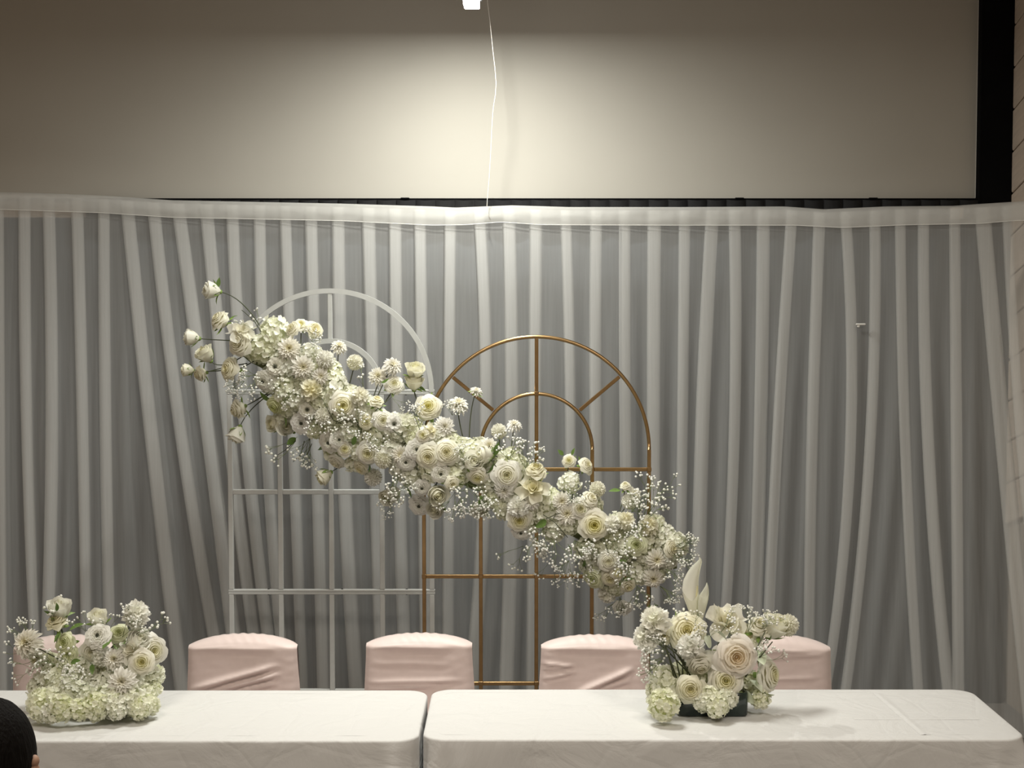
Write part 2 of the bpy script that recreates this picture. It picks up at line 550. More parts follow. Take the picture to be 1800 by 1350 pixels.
random.seed(11)
NR = 56
PH = [(random.uniform(0, 6.28), random.uniform(0, 6.28), random.uniform(0.6, 1.3), random.uniform(-1, 1)) for _ in PLEATS]


def pleat_x(k, py):
    a, b, c, _ = PLEATS[k]
    t = (py - 400) / 800.0
    t1 = 370 / 800.0
    # quadratic through the three measured points
    l0 = (t - t1) * (t - 1) / ((0 - t1) * (0 - 1))
    l1 = t * (t - 1) / (t1 * (t1 - 1))
    l2 = t * (t - t1) / (1 * (1 - t1))
    return a * l0 + b * l1 + c * l2


def drape(k0, k1, name):
    mb = MB(); rows = []
    for iv in range(NR):
        v = iv / (NR - 1)
        r = []
        for k in range(k0, k1):
            py = 366 + (1310 - 366) * v
            L0, L1 = pleat_x(k, py), pleat_x(k + 1, py)
            w0 = PLEATS[k][3] * (1 + 0.18 * v * PH[k][3])
            w1 = PLEATS[k + 1][3] * (1 + 0.18 * v * PH[k + 1][3])
            R0, R1 = L0 + w0, L1 + w1
            d0 = (0.007 + 0.030 * smoothstep(0, 0.5, v) * PH[k][2])
            d1 = (0.007 + 0.030 * smoothstep(0, 0.5, v) * PH[k + 1][2])
            pts = []
            n = 14
            for q in range(n):                       # front layer from the crisp edge, easing back behind the next pleat
                f = q / (n - 1)
                x = L0 + (R1 - L0) * f
                e = smoothstep(0.0, 1.0, (x - L0) / max(1, (L1 - L0)))
                dep = d0 * (1 - e) + d0 * 0.35 * math.sin(math.pi * min(1, (x - L0) / w0)) * (0.3 + v)
                dep += 0.017 * smoothstep(0.05, 0.7, v) * math.sin((x - L0) / 26.0 * 2 * math.pi * (0.45 + 0.25 * PH[k][2]) + PH[k][0] + 1.5 * v) * math.sin(math.pi * f)
                pts.append((x, dep))
            for q in range(1, 4):                    # folded-back layer
                f = q / 4
                pts.append((R1 + (L1 - R1) * f, d1 * f * 0.9 + 0.002))
            for x, dep in pts:
                Yc = curtain_y(x)
                top = P(x, interp(BAND_TOP, x) + 3, Yc).z
                z = top * (1 - v) + 0.012 * v
                pxx = P(x, 0, Yc - dep)
                depth_scale = (Yc - dep) * math.cos(PITCH) + (HC - z) * math.sin(PITCH)
                r.append(((x - 900) / FPX * depth_scale, Yc - dep, z))
        rows.append(r)
    mb.grid(rows)
    return part(name, mb, M['sheer'], cur)


drape(0, 25, 'drape_panel')
drape(25, len(PLEATS) - 1, 'drape_panel')
# heading band with a rod pocket, creased at each pleat
mb = MB(); rows = []
for iv in range(9):
    f = iv / 8
    r = []
    for px in range(-110, 1906, 6):
        Yc = curtain_y(px)
        t, b = interp(BAND_TOP, px), interp(BAND_BOT, px)
        dep = 0.013 + 0.014 * math.sin(math.pi * (0.15 + 0.75 * f))
        near = min(abs(px - q[0]) for q in PLEATS)
        dep -= 0.004 * math.exp(-(near / 4.0) ** 2)
        dep += 0.003 * noise.noise(Vector((px * 0.03, f * 3, 1.7))) + 0.004 * noise.noise(Vector((px * 0.012 + f * 0.8, f * 0.8, 5.1)))
        pt = P(px, t + (b - t) * f, Yc - dep)
        r.append(pt)
    rows.append(r)
back = [(x, y + 0.05, z) for x, y, z in rows[0]]
back2 = [(x, y + 0.045, z) for x, y, z in rows[-1]]
top_mid = [(x, y + 0.02, z + 0.010) for x, y, z in rows[0]]
mb.grid([back2, back, top_mid] + rows)
part('heading_band', mb, M['band'], cur)
# seam stitched along the lower edge of the band
mb = MB()
mb.tube([P(px, interp(BAND_BOT, px), curtain_y(px) - 0.024) for px in range(-110, 1906, 12)], 0.0013, 5)
part('band_seam', mb, M['clip'], cur)
p = P(1513, 570, curtain_y(1513) - 0.05)
mb = MB(); mb.box(p, (17 * mpp(7.3), 0.012, 0.008), 0.003); mb.box(p + Vector((-0.01, 0.004, -0.008)), (0.012, 0.01, 0.014), 0.003)
tag(link('curtain_clip', mb.mesh('curtain_clip', M['clip'], False)), 'small white plastic clip pinned on the right half of the sheer curtain', 'clip')

# ------------------------------------------------------------------ floodlight and its cable
YL = 6.72
lp = P(829, 0, YL)
fl = thing('floodlight', lp, 'small lit floodlight hanging from the ceiling in front of the screen', 'floodlight')
tilt = Matrix.Rotation(math.radians(4), 3, 'X')
lw, ld = 27 * mpp(YL), 0.16
mb = MB(); mb.box(lp + tilt @ Vector((0, 0, 0.030)), (lw + 0.03, ld + 0.03, 0.05), 0.006, tilt)
part('housing', mb, M['steel'], fl, False)
mb = MB(); mb.box(lp + tilt @ Vector((0, 0, -0.012)), (lw, ld, 0.036), 0.004, tilt)
part('lamp_glass', mb, M['lens'], fl, False)
mb = MB()
mb.tube([lp + Vector((0, 0, 0.05)), Vector((lp.x, lp.y, CEIL))], 0.008, 8)
part('drop_rod', mb, M['steel'], fl)
mb = MB(); mb.box((lp.x, lp.y, CEIL - 0.015), (0.09, 0.09, 0.03), 0.006)
part('ceiling_plate', mb, M['steel'], fl, False)
ll = bpy.data.lights.new('floodlight_beam', 'AREA')
ll.shape = 'RECTANGLE'; ll.size = lw; ll.size_y = ld
ll.energy = 38; ll.color = (1.0, 0.985, 0.90)
lo = bpy.data.objects.new('floodlight_beam', ll)
COL.objects.link(lo)
lo.parent = fl
lo.matrix_basis = Matrix.Translation(tilt @ Vector((0, 0, -0.034))) @ tilt.to_4x4()

cab = [(853, -40), (857, 5), (859, 20), (862, 45), (866, 85), (870, 120), (872, 145), (871, 165), (867, 190), (865, 215), (863, 260), (860, 310),
       (857, 345), (856, 362), (857, 374), (862, 387)]
mb = MB()
pts = [P(x, y, 7.2 + 0.08 * min(1, i / 10)) for i, (x, y) in enumerate(cab)]
pts[0] = Vector((pts[0].x, pts[0].y, CEIL))
mb.tube(pts, 0.0015, 6)
tag(link('hanging_cable', mb.mesh('hanging_cable', M['cable'])), 'thin pale cable dangling from the ceiling down to the curtain band', 'cable')


# ------------------------------------------------------------------ arch frames
def bar(root, name, a, b, w, d, m, bevel=0.002):
    a, b = Vector(a), Vector(b)
    t = b - a
    rot = t.to_track_quat('Z', 'Y').to_matrix()
    mb = MB(); mb.box((a + b) / 2, (w, d, t.length), bevel, rot)
    return part(name, mb, m, root, False)


def arc(root, name, c, r, w, d, m, a0=0.0, a1=math.pi, n=48, round_=False):
    mb = MB(); rows = []
    prof = [(w / 2 * math.cos(k * math.pi / 5), d / 2 * math.sin(k * math.pi / 5)) for k in range(10)] if round_ else \
        [(-w / 2, -d / 2), (w / 2, -d / 2), (w / 2, d / 2), (-w / 2, d / 2)]
    for i in range(n + 1):
        a = a0 + (a1 - a0) * i / n
        rows.append([Vector((c[0] + (r + u) * math.cos(a), c[1] + v, c[2] + (r + u) * math.sin(a))) for u, v in prof])
    mb.grid(rows, closed=True)
    k = len(prof)
    mb.f.append(tuple(range(k))); mb.f.append(tuple(range(len(mb.v) - k, len(mb.v))))
    return part(name, mb, m, root, round_)


YA = 7.0
wa = thing('white_arch_frame', (P(583, 800, YA).x, YA, 0), 'tall white metal arched window-pane frame behind the flower garland', 'arch frame')
tw = 8.5 * mpp(YA)
X = lambda px, Y: P(px, 800, Y).x
Z = lambda py, Y: P(900, py, Y).z
cz = Z(689, YA); cx = X(582, YA)
R1 = X(759, YA) - cx
R2 = X(671.5, YA) - cx
xs = [cx - R1, cx - R2, cx, cx + R2, cx + R1]
arc(wa, 'outer_arc', (cx, YA, cz), R1, tw, tw * 1.12, M['white_metal'])
arc(wa, 'inner_arc', (cx, YA, cz), R2, tw, tw * 1.12, M['white_metal'])
bar(wa, 'post', (cx, YA, cz + R2), (cx, YA, cz + R1 - tw / 2), tw * 0.95, tw, M['white_metal'])
levels = [cz, Z(1040, YA), 0.0]
for i in range(2):
    zt, zl = levels[i] - (tw * 0.55), levels[i + 1] + (tw * 0.55 if i == 0 else 0.02)
    for x in xs:
        bar(wa, 'post', (x, YA, zl), (x, YA, zt), tw, tw, M['white_metal'])
    # rungs between posts
    zr = [Z(864.5, YA)] if i == 0 else [Z(1215, YA)]
    for z in zr:
        for xA, xB in zip(xs, xs[1:]):
            bar(wa, 'rung', (xA + tw / 2, YA, z), (xB - tw / 2, YA, z), tw, tw, M['white_metal'])
for z in (cz, Z(1040, YA)):                     # doubled bars where the sections bolt together
    for dz in (-0.27, 0.27):
        bar(wa, 'joint_bar', (xs[0] - tw * 0.62, YA, z + dz * tw), (xs[-1] + tw * 0.62, YA, z + dz * tw), tw, tw * 0.5, M['white_metal'])
    for px in (600, 714, 470):
        mb = MB(); mb.box((X(px, YA), YA, z), (0.011, 0.012, tw * 1.35), 0.003)
        part('bolt', mb, M['steel'], wa, False)
bar(wa, 'bottom_bar', (xs[0] - tw / 2, YA, 0.012), (xs[-1] + tw / 2, YA, 0.012), tw, tw, M['white_metal'])

YG = 6.6
ga = thing('gold_arch_frame', (X(943, YG), YG, 0), 'gold metal arched window-pane frame with radiating spokes, behind the garland', 'arch frame')
gt = 6.6 * mpp(YG)
gx = X(943, YG); gz = Z(790, YG)
G1 = X(1141, YG) - gx; G2 = X(1041, YG) - gx
arc(ga, 'outer_arc', (gx, YG, gz), G1, gt, gt, M['gold'], round_=True)
arc(ga, 'inner_arc', (gx, YG, gz), G2, gt, gt, M['gold'], round_=True)
gxs = [gx - G1, gx - G2, gx, gx + G2, gx + G1]
for x in gxs:
    ztop = gz if x != gx else gz + G1 - gt / 2
    bar(ga, 'post', (x, YG, 0.0), (x, YG, ztop), gt, gt, M['gold'])
for px0, py0, px1, py1 in ((1089, 662, 1019, 721), (796, 663, 867, 721)):
    bar(ga, 'spoke', P(px0, py0, YG), P(px1, py1, YG), gt * 0.95, gt * 0.95, M['gold'])
for py in (825, 1013, 1201):
    for xA, xB in zip(gxs, gxs[1:]):
        bar(ga, 'rung', (xA + gt / 2, YG, Z(py, YG)), (xB - gt / 2, YG, Z(py, YG)), gt, gt, M['gold'])
bar(ga, 'bottom_bar', (gxs[0] - gt / 2, YG, 0.012), (gxs[-1] + gt / 2, YG, 0.012), gt, gt, M['gold'])
for (x, py) in ((gx, 692), (gx, 1013), (gx - G2, 1013), (gx - G2, 1201), (gx, 1201), (gx + G1, 825), (gx - G1, 1013)):
    mb = MB(); mb.box((x, YG, Z(py, YG)), (gt * 1.25, gt * 1.2, gt * 1.3), 0.003)
    part('joint', mb, M['gold'], ga, False)


# ------------------------------------------------------------------ covered chairs
def ridge(u, z, a, b, w):
    """signed profile of a cloth fold running from a to b"""
    ax, az = a; bx, bz = b
    dx, dz = bx - ax, bz - az
    L2 = dx * dx + dz * dz
    t = ((u - ax) * dx + (z - az) * dz) / L2
    if t < -0.2 or t > 1.2:
        return 0.0
    d = ((u - ax) * -dz + (z - az) * dx) / math.sqrt(L2)
    end = smoothstep(-0.15, 0.25, t) * (1 - smoothstep(0.8, 1.12, t))
    q = d / w
    return end * (math.exp(-q * q) - 0.6 * math.exp(-(q + 1.6) ** 2))


def make_chair(pxl, pxr, ytop, ycorner, folds, label, seed, Y=5.58, yaw=0.0, lean=0.0):
    random.seed(seed)
    cxp = (pxl + pxr) / 2
    base = P(cxp, 1000, Y)
    W = (pxr - pxl) * mpp(Y) / 2
    zc, zt = P(cxp, ycorner, Y).z, P(cxp, ytop, Y).z
    root = thing('banquet_chair', (base.x, Y, 0), label, 'chair', 'pink covered chairs behind the long table')
    T = 0.075
    mb = MB()
    nu, nf, nt_, nb = 70, 46, 8, 20
    zs = 0.44
    zbot = P(cxp, 1212, Y).z
    cols = []
    for i in range(nu + 1):
        u = -1 + 2 * i / nu
        crown = zc + (zt - zc) * max(0, 1 - abs(u) ** 2.3)
        th = T * max(0.12, (1 - abs(u) ** 10)) ** 0.6
        col = []
        taper = lambda z: (0.955 + 0.045 * (1 - smoothstep(zbot - 0.05, zc, z)))
        for j in range(nf):
            f = j / (nf - 1)
            z = zs + (zc - 0.012 + (crown - zc) * 0.25 - zs) * f
            zz = (z - zbot) / (zc - zbot)
            dsp = 1.7 * sum(A * ridge(u, zz, a, b, w) for a, b, w, A in folds) * (1 - abs(u) ** 6)
            dsp += 0.0012 * noise.noise(Vector((u * 4 + seed, zz * 9, 0)))
            bow = 0.012 * (1 - u * u) * f
            col.append((u * W * taper(z), -th / 2 - dsp + bow + 0.03 * (1 - f), z))
        z1 = col[-1][2]
        for j in range(1, nt_ + 1):
            a = math.pi / 2 * j / nt_
            z = z1 + (crown - z1) * math.sin(a)
            y = -th / 2 + th * 1.0 * (1 - math.cos(a)) + 0.012 * (1 - u * u)
            pinch = 0.0018 * math.exp(-(u / 0.45) ** 2) * math.sin(u * 34 + j * 0.9 + seed) * math.sin(a)
            col.append((u * W * taper(zc), y, z + pinch))
        y2, z2 = col[-1][1], col[-1][2]
        for j in range(1, nb + 1):
            f = j / nb
            col.append((u * W * (0.955 + 0.06 * f), y2 + 0.02 * min(1, f * 6) + 0.03 * f, z2 * (1 - f) + 0.004))
        cols.append(col)
    mb.grid(cols)
    o = part('backrest_cover', mb_shift(mb, base.x, Y), M['pink'], root)
    # seat and skirt of the cover
    mb = MB(); rows = []
    prof = [(0.42, 0.455), (0.9, 0.462), (0.985, 0.455), (1.0, 0.44), (1.0, 0.30), (1.015, 0.15), (1.03, 0.004)]
    ang = 64
    for s_, z in prof:
        r = []
        for k in range(ang):
            a = 2 * math.pi * k / ang
            c, s2 = math.cos(a), math.sin(a)
            rr = 1 / (abs(c) ** 8 + abs(s2) ** 8) ** (1 / 8)
            wv = 0.010 * math.sin(9 * a + seed) * smoothstep(0.45, 0.0, z)
            r.append((c * rr * s_ * (W * 0.99) + wv * c, -0.25 + s2 * rr * s_ * 0.225 + wv * s2, z))
        rows.append(r)
    mb.grid(rows, closed=True)
    mb.f.append(tuple(range(ang)))
    part('seat_cover', mb_shift(mb, base.x, Y), M['pink'], root)
    return root


def mb_shift(mb, x, y):
    mb.v = [(a + x, b + y, c) for a, b, c in mb.v]
    return mb


TOPF = [((-0.85, 0.97), (0.55, 0.93), 0.05, 0.006), ((-0.7, 0.88), (0.5, 0.84), 0.035, 0.004)]
make_chair(17, 215, 1120, 1137, TOPF, 'pink stretch-covered chair behind the leftmost flower arrangement, mostly hidden', 1)
make_chair(325, 527, 1118, 1134, TOPF + [((-0.95, 0.02), (0.55, 0.55), 0.06, 0.012), ((-0.45, 0.02), (0.6, 0.36), 0.06, 0.011), ((-0.1, -0.02), (0.55, 0.16), 0.05, 0.008)],
           'pink stretch-covered chair with diagonal creases, in front of the white arch', 2)
make_chair(638, 835, 1117, 1131, TOPF + [((-0.95, 0.18), (0.7, 0.22), 0.05, 0.006), ((-0.9, 0.05), (0.3, 0.10), 0.05, 0.007), ((-0.9, 0.6), (0.6, 0.58), 0.06, 0.002)],
           'pink stretch-covered chair behind the gap between the two tables', 3)
make_chair(946, 1146, 1120, 1134, TOPF + [((-0.3, -0.05), (0.65, 0.48), 0.06, 0.013), ((-1.0, 0.62), (-0.4, 0.56), 0.035, 0.008), ((-1.0, 0.5), (-0.5, 0.5), 0.03, 0.007), ((0.0, 0.0), (0.6, 0.22), 0.05, 0.007), ((-0.98, 0.25), (-0.4, 0.42), 0.04, 0.006)],
           'pink stretch-covered chair with bunched creases, just left of the flowers in the dark green vase', 4)
make_chair(1268, 1466, 1120, 1138, TOPF + [((-0.6, 0.72), (0.8, 0.86), 0.05, 0.004), ((-0.4, 0.25), (0.7, 0.3), 0.05, 0.003)],
           'pink stretch-covered chair behind the flowers in the dark green vase, rightmost of the row', 5)


# ------------------------------------------------------------------ tables and cloths
TH = 0.755                            # table height


def on_table(px, py):
    """point of the table top plane seen at a pixel"""
    a = (px - 900.0) / FPX
    b = (675.0 - py) / FPX
    cp, sp = math.cos(PITCH), math.sin(PITCH)
    d = Vector((a, cp + b * sp, -sp + b * cp))
    return Vector((0, 0, HC)) + d * ((TH - HC) / d.z)


yb = on_table(1200, 1211).y
yf = on_table(1200, 1300).y
xs0 = (on_table(757, 1218).x + on_table(738, 1292).x) / 2
xr1 = (on_table(1718, 1225).x + on_table(1806, 1294).x) / 2


def make_cloth(x0, x1, joint, label, seed, dy=0.0):
    random.seed(seed)
    ya, yz = yf - dy, yb - dy
    xc, yc = (x0 + x1) / 2, (ya + yz) / 2
    hx, hy = (x1 - x0) / 2, (yz - ya) / 2
    rc = 0.075
    per = []                                    # perimeter: point, outward normal, s
    def seg(a, b, n, nrm):
        for i in range(n):
            f = i / n
            per.append((a[0] + (b[0] - a[0]) * f, a[1] + (b[1] - a[1]) * f, nrm, 0.0))
    def cor(cx_, cy_, a0):
        for i in range(14):
            a = a0 + math.pi / 2 * i / 14
            per.append((cx_ + rc * math.cos(a), cy_ + rc * math.sin(a), (math.cos(a), math.sin(a)), math.sin(math.pi * i / 14)))
    nx, ny = 170, 60
    seg((-hx + rc, -hy), (hx - rc, -hy), nx, (0, -1)); cor(hx - rc, -hy + rc, -math.pi / 2)
    seg((hx, -hy + rc), (hx, hy - rc), ny, (1, 0)); cor(hx - rc, hy - rc, 0)
    seg((hx - rc, hy), (-hx + rc, hy), nx, (0, 1)); cor(-hx + rc, hy - rc, math.pi / 2)
    seg((-hx, hy - rc), (-hx, -hy + rc), ny, (-1, 0)); cor(-hx + rc, -hy + rc, math.pi)
    mb = MB(); rows = []
    for ins, z in ((0.05, 0.0), (0.012, 0.0), (0.004, -0.0012), (0.001, -0.004), (0.0, -0.008)):
        rows.append([(x - n[0] * ins, y - n[1] * ins, TH + z) for x, y, n, c in per])
    nz = 22
    ph = random.uniform(0, 6)
    for k in range(1, nz + 1):
        f = k / nz
        z = (TH - 0.008) * (1 - f) + 0.005
        r = []
        for i, (x, y, n, c) in enumerate(per):
            s_ = x * n[1] - y * n[0] if True else 0
            out = 0.004 * f
            toward_joint = (n[0] * joint) > 0.75
            # distance to the nearest front/back corner along the perimeter sets how far the folds swing out
            dc = min(abs(abs(x) - hx), 0.6) if abs(n[1]) > 0.5 else min(abs(abs(y) - hy), 0.6)
            near = math.exp(-(dc / 0.10) ** 2)
            along = x if abs(n[1]) > 0.5 else y
            fold = 0.5 + 0.5 * math.sin(along * 62 + ph)
            sw = near * fold * 0.055 * min(1, f * 5) + 0.030 * c * min(1, f * 3)
            sw += 0.010 * smoothstep(0.08, 0.35, f) * math.sin(along * 17 + ph * 2) + 0.003 * min(1, f * 8) * noise.noise(Vector((along * 9 + seed, f * 9, 0)))
            sw += 0.006 * min(1, f * 14) * noise.noise(Vector((along * 5 + f * 14, f * 8 - along * 3, seed)))
            if toward_joint or (n[0] * joint > 0.05 and c > 0):
                sw = max(-0.004, min(sw, 0.0)) if toward_joint else sw * max(0.0, 1 - abs(n[0])) * (1 if n[1] < 0 else 0.3)
            out += sw
            r.append((x + n[0] * out, y + n[1] * out, z))
        rows.append(r)
    n = len(per)
    mb.grid(rows, closed=True)
    # top sheet: rows of quads across the table, following the rounded outline
    ring = rows[0]
    ex, ey, er = hx - 0.05, hy - 0.05, rc - 0.05
    sheet = []
    stops = [-1 + 2 * i / 60 for i in range(61)]
    stops += [sg * (1 - er / ex * (1 - math.sin(q * math.pi / 16))) for q in range(8) for sg in (-1, 1)]
    for x in sorted(q * ex for q in stops):
        q = max(0.0, abs(x) - (ex - er))
        yy = ey - er + math.sqrt(max(0.0, er * er - q * q))
        sheet.append([(x, -yy + 2 * yy * j / 16, TH + 0.0006 * noise.noise(Vector((x * 9, j * 0.7, seed)))) for j in range(17)])
    mb.grid(sheet)
    mb = mb_shift(mb, xc, yc)
    me = mb.mesh('tablecloth', M['cloth'])
    o = link('tablecloth', me)
    me.transform(Matrix.Translation((-xc, -yc, 0)))
    o.location = (xc, yc, 0)
    tag(o, label, 'tablecloth', 'white cloths on the long tables')
    return o


GAP = 0.006
wtab = xr1 - xs0
make_cloth(xs0 + GAP, xr1, -1, 'white tablecloth draped over the long table with the dark green flower vase', 21, 0.0)
make_cloth(xs0 - GAP - wtab, xs0 - GAP, 1, 'white tablecloth draped over the long table beside the seated guest', 22, 0.012)
# pressed fold raised across the right-hand cloth
FOLDS = [((1542, 1219), (1626, 1292), 0.0042), ((1500, 1263), (1720, 1263), 0.002)]
mb = MB()
for a, b, h in FOLDS:
    A, B = on_table(*a), on_table(*b)
    t = (B - A).normalized(); w = Vector((-t.y, t.x, 0)) * 0.014
    rows = []
    for i in range(13):
        f = i / 12
        c = A + (B - A) * f
        hh = h * math.sin(math.pi * (0.06 + 0.88 * f)) ** 0.4
        rows.append([c - w + Vector((0, 0, 0.0004)), c - w * 0.3 + Vector((0, 0, hh * 0.7)), c + Vector((0, 0, hh)), c + w * 0.5 + Vector((0, 0, hh * 0.35)), c + w * 1.4 + Vector((0, 0, 0.0004))])
    mb.grid(rows)
cl = bpy.data.objects['tablecloth']
me = mb.mesh('pressed_crease', M['cloth']); me.transform(Matrix.Translation(-cl.location))
link('pressed_crease', me, cl)

#FLOWERS
# ------------------------------------------------------------------ flowers: unit meshes (diameter 1, facing +Z)
TAU = 2 * math.pi


def wrap_petal(mb, th0, half, prof, ns=6, nt=7, ruffle=0.0, spiral=0.04, notch=0.15, point=0.0, phase=0.0):
    """petal wrapped round the flower's axis; prof(s) -> (radius, height)"""
    rows = []
    for i in range(ns):
        s = i / (ns - 1)
        r = []
        for j in range(nt):
            t = -1 + 2 * j / (nt - 1)
            wid = (0.45 + 0.55 * math.sin(min(1.0, s * 1.25) * math.pi / 2))
            se = s * (1 - notch * abs(t) ** 2.6) + point * s ** 3 * max(0, 1 - abs(t) * 2.2) * 0.12
            rad, h = prof(se)
            rad += spiral * t * s + ruffle * s ** 2 * math.sin(t * 5.2 + phase)
            h += ruffle * 0.7 * s ** 2 * math.cos(t * 6.1 + phase * 1.7)
            a = th0 + half * t * wid
            r.append((rad * math.cos(a), rad * math.sin(a), h))
        rows.append(r)
    mb.grid(rows)


def flat_petal(mb, az, tilt, length, width, r0=0.02, z0=0.0, curl=0.0, cup=0.25, point=0.6, ns=5, nt=4, twist=0.0):
    """free petal leaving the axis; tilt 0 = straight up, 90 deg = flat"""
    ca, sa = math.cos(az), math.sin(az)
    x, z = r0, z0
    rows = []
    st = length / (ns - 1)
    ang = tilt
    for i in range(ns):
        s = i / (ns - 1)
        if point >= 0:
            w = width * (math.sin(math.pi * (0.12 + 0.88 * s) ** (1.0 + point)) ** 0.75 if s < 1 else 0.03)
        else:
            w = width * (0.35 + 0.65 * math.sin(math.pi / 2 * min(1, s * 1.4))) * (1 if s < 0.95 else 0.78)
        r = []
        for j in range(nt):
            t = -1 + 2 * j / (nt - 1)
            up = cup * w * t * t
            lx = x - math.cos(ang) * up * 1.0
            lz = z + math.sin(ang) * up
            y = t * w * math.cos(twist * s) * 0.5
            lz += t * w * math.sin(twist * s) * 0.5
            r.append((lx * ca - y * sa, lx * sa + y * ca, lz))
        rows.append(r)
        x += math.sin(ang) * st
        z += math.cos(ang) * st
        ang += curl / (ns - 1)
    mb.grid(rows)


def rose_mesh(seed, openness=1.0, m='rose'):
    rnd = random.Random(seed)
    mb = MB()
    layers = [(0.035, 0.355, 2, 0.0, 0.0), (0.075, 0.37, 3, 0.004, 0.0), (0.125, 0.37, 3, 0.012, 0.006), (0.18, 0.355, 4, 0.025, 0.014),
              (0.24, 0.325, 4, 0.040, 0.026), (0.30, 0.28, 5, 0.055, 0.038), (0.36, 0.22, 5, 0.070, 0.05), (0.41, 0.145, 6, 0.085, 0.06)]
    for li, (R, H, n, fl, dr) in enumerate(layers):
        k_open = 0.62 + 0.38 * openness
        R *= k_open if li > 2 else 1
        if openness < 0.8:
            H = H * 1.25 + 0.03
        off = rnd.uniform(0, TAU)
        dep = 0.20 if li < 6 else H
        lo = 0.62 if li < 6 else 0.28
        for k in range(n):
            def prof(s, R=R * rnd.uniform(0.95, 1.06), H=H * rnd.uniform(0.96, 1.04), fl=fl * rnd.uniform(0.6, 1.5), dr=dr * rnd.uniform(0.4, 1.7)):
                a = math.sin(math.pi / 2 * min(1, s / 0.72))
                q = max(0, (s - 0.72) / 0.28)
                return (R * (lo + (1 - lo) * a) + fl * q ** 1.4, H - dep * (1 - a) - dr * q * q)
            wrap_petal(mb, off + TAU * k / n + rnd.uniform(-0.15, 0.15), math.pi / n * (1.30 if n > 2 else 1.15), prof, ns=7,
                       ruffle=0.004 + 0.012 * li / 7 * openness, spiral=0.010 + 0.045 * R, notch=0.07 + 0.012 * li, point=0.7, phase=rnd.uniform(0, 6))
    rows = [[(0.34 * math.sin(t) * math.cos(q * TAU / 12) * k_open, 0.34 * math.sin(t) * math.sin(q * TAU / 12) * k_open, 0.03 + 0.17 * math.cos(t)) for q in range(12)] for t in (0.05, 0.5, 1.0, 1.5, 2.0, 2.6, 3.0)]
    mb.grid(rows, closed=True)
    return mb.mesh('rose_petals', M[m])


def bud_mesh(seed):
    rnd = random.Random(seed)
    mb = MB()
    for li, (R, H, n, fl) in enumerate([(0.06, 0.86, 2, 0.0), (0.13, 0.88, 3, 0.0), (0.22, 0.86, 3, 0.01), (0.30, 0.82, 3, 0.03), (0.35, 0.72, 3, 0.07)]):
        off = rnd.uniform(0, TAU)
        for k in range(n):
            def prof(s, R=R * rnd.uniform(0.95, 1.05), H=H * rnd.uniform(0.94, 1.03), fl=fl * rnd.uniform(0.5, 1.6)):
                bulge = math.sin(min(1, 0.08 + s * 0.92) * math.pi * 0.72) ** 0.8
                return (0.03 + R * bulge * 1.08 + fl * s ** 5 * 2, H * s)
            wrap_petal(mb, off + TAU * k / n, math.pi / n * 1.4, prof, ruffle=0.014, spiral=0.03, notch=0.16, point=0.5, phase=rnd.uniform(0, 6))
    return mb.mesh('bud_petals', M['bud'])


def calyx_mesh(seed, r=0.24, tilt=(0.5, 0.9), curl=(-0.8, 1.8)):
    rnd = random.Random(seed)
    mb = MB()
    mb.ball((0, 0, 0.0), r * 0.42, 1)
    for k in range(5):
        flat_petal(mb, TAU * k / 5 + rnd.uniform(-0.2, 0.2), rnd.uniform(*tilt), r * rnd.uniform(1.5, 2.3), r * 0.62, r * 0.2, -0.02,
                   curl=rnd.uniform(*curl), cup=-0.2, point=0.35)
    return mb.mesh('calyx', M['sepal'])


def dahlia_mesh(seed, loose=0.0):
    rnd = random.Random(seed)
    mb = MB()
    for li, (n, tilt, L, w, z0) in enumerate([(7, 12, 0.20, 0.07, 0.10), (9, 30, 0.27, 0.09, 0.09), (12, 48, 0.34, 0.11, 0.075), (14, 64, 0.41, 0.125, 0.055),
                                             (14, 78, 0.46, 0.13, 0.03), (13, 92, 0.48, 0.135, 0.01), (11, 108, 0.46, 0.13, -0.01)]):
        off = rnd.uniform(0, TAU)
        for k in range(n):
            flat_petal(mb, off + TAU * k / n + rnd.uniform(-0.1, 0.1), math.radians(tilt + rnd.uniform(-8, 8)), L * rnd.uniform(0.86, 1.06), w * 1.1, 0.02, z0,
                       curl=rnd.uniform(-0.1, 0.45) + loose, cup=0.5, point=0.45, ns=5, nt=3)
    mb.ball((0, 0, 0.03), 0.06, 1)
    return mb.mesh('dahlia_petals', M['dahlia'])


def sphere_pts(n, lo=-1.0):
    out = []
    g = math.pi * (3 - 5 ** 0.5)
    for i in range(n):
        z = 1 - (1 - lo) * (i + 0.5) / n
        r = math.sqrt(1 - z * z)
        out.append(Vector((r * math.cos(g * i), r * math.sin(g * i), z)))
    return out


def pompon_mesh(seed, n=150, frill=False, m='mum'):
    rnd = random.Random(seed)
    mb = MB()
    mb.ball((0, 0, 0.12), 0.30, 1)
    for d in sphere_pts(n, -0.72):
        loc = MB()
        if frill:
            flat_petal(loc, 0, 0.25, 0.22 * rnd.uniform(0.85, 1.15), 0.26, 0.0, 0, curl=rnd.uniform(0.2, 1.2), cup=0.35, point=-1, ns=4, nt=5, twist=rnd.uniform(-0.6, 0.6))
        else:
            flat_petal(loc, 0, 0.1, 0.22 * rnd.uniform(0.85, 1.12), 0.10, 0.0, 0, curl=rnd.uniform(-0.2, 0.8), cup=0.7, point=0.2, ns=4, nt=3)
        q = d.to_track_quat('Z', 'Y').to_matrix() @ Matrix.Rotation(rnd.uniform(0, TAU), 3, 'Z')
        mb.add([q @ Vector(p) + d * 0.28 + Vector((0, 0, 0.12)) for p in loc.v], loc.f)
    return mb.mesh('pompon_petals', M[m])


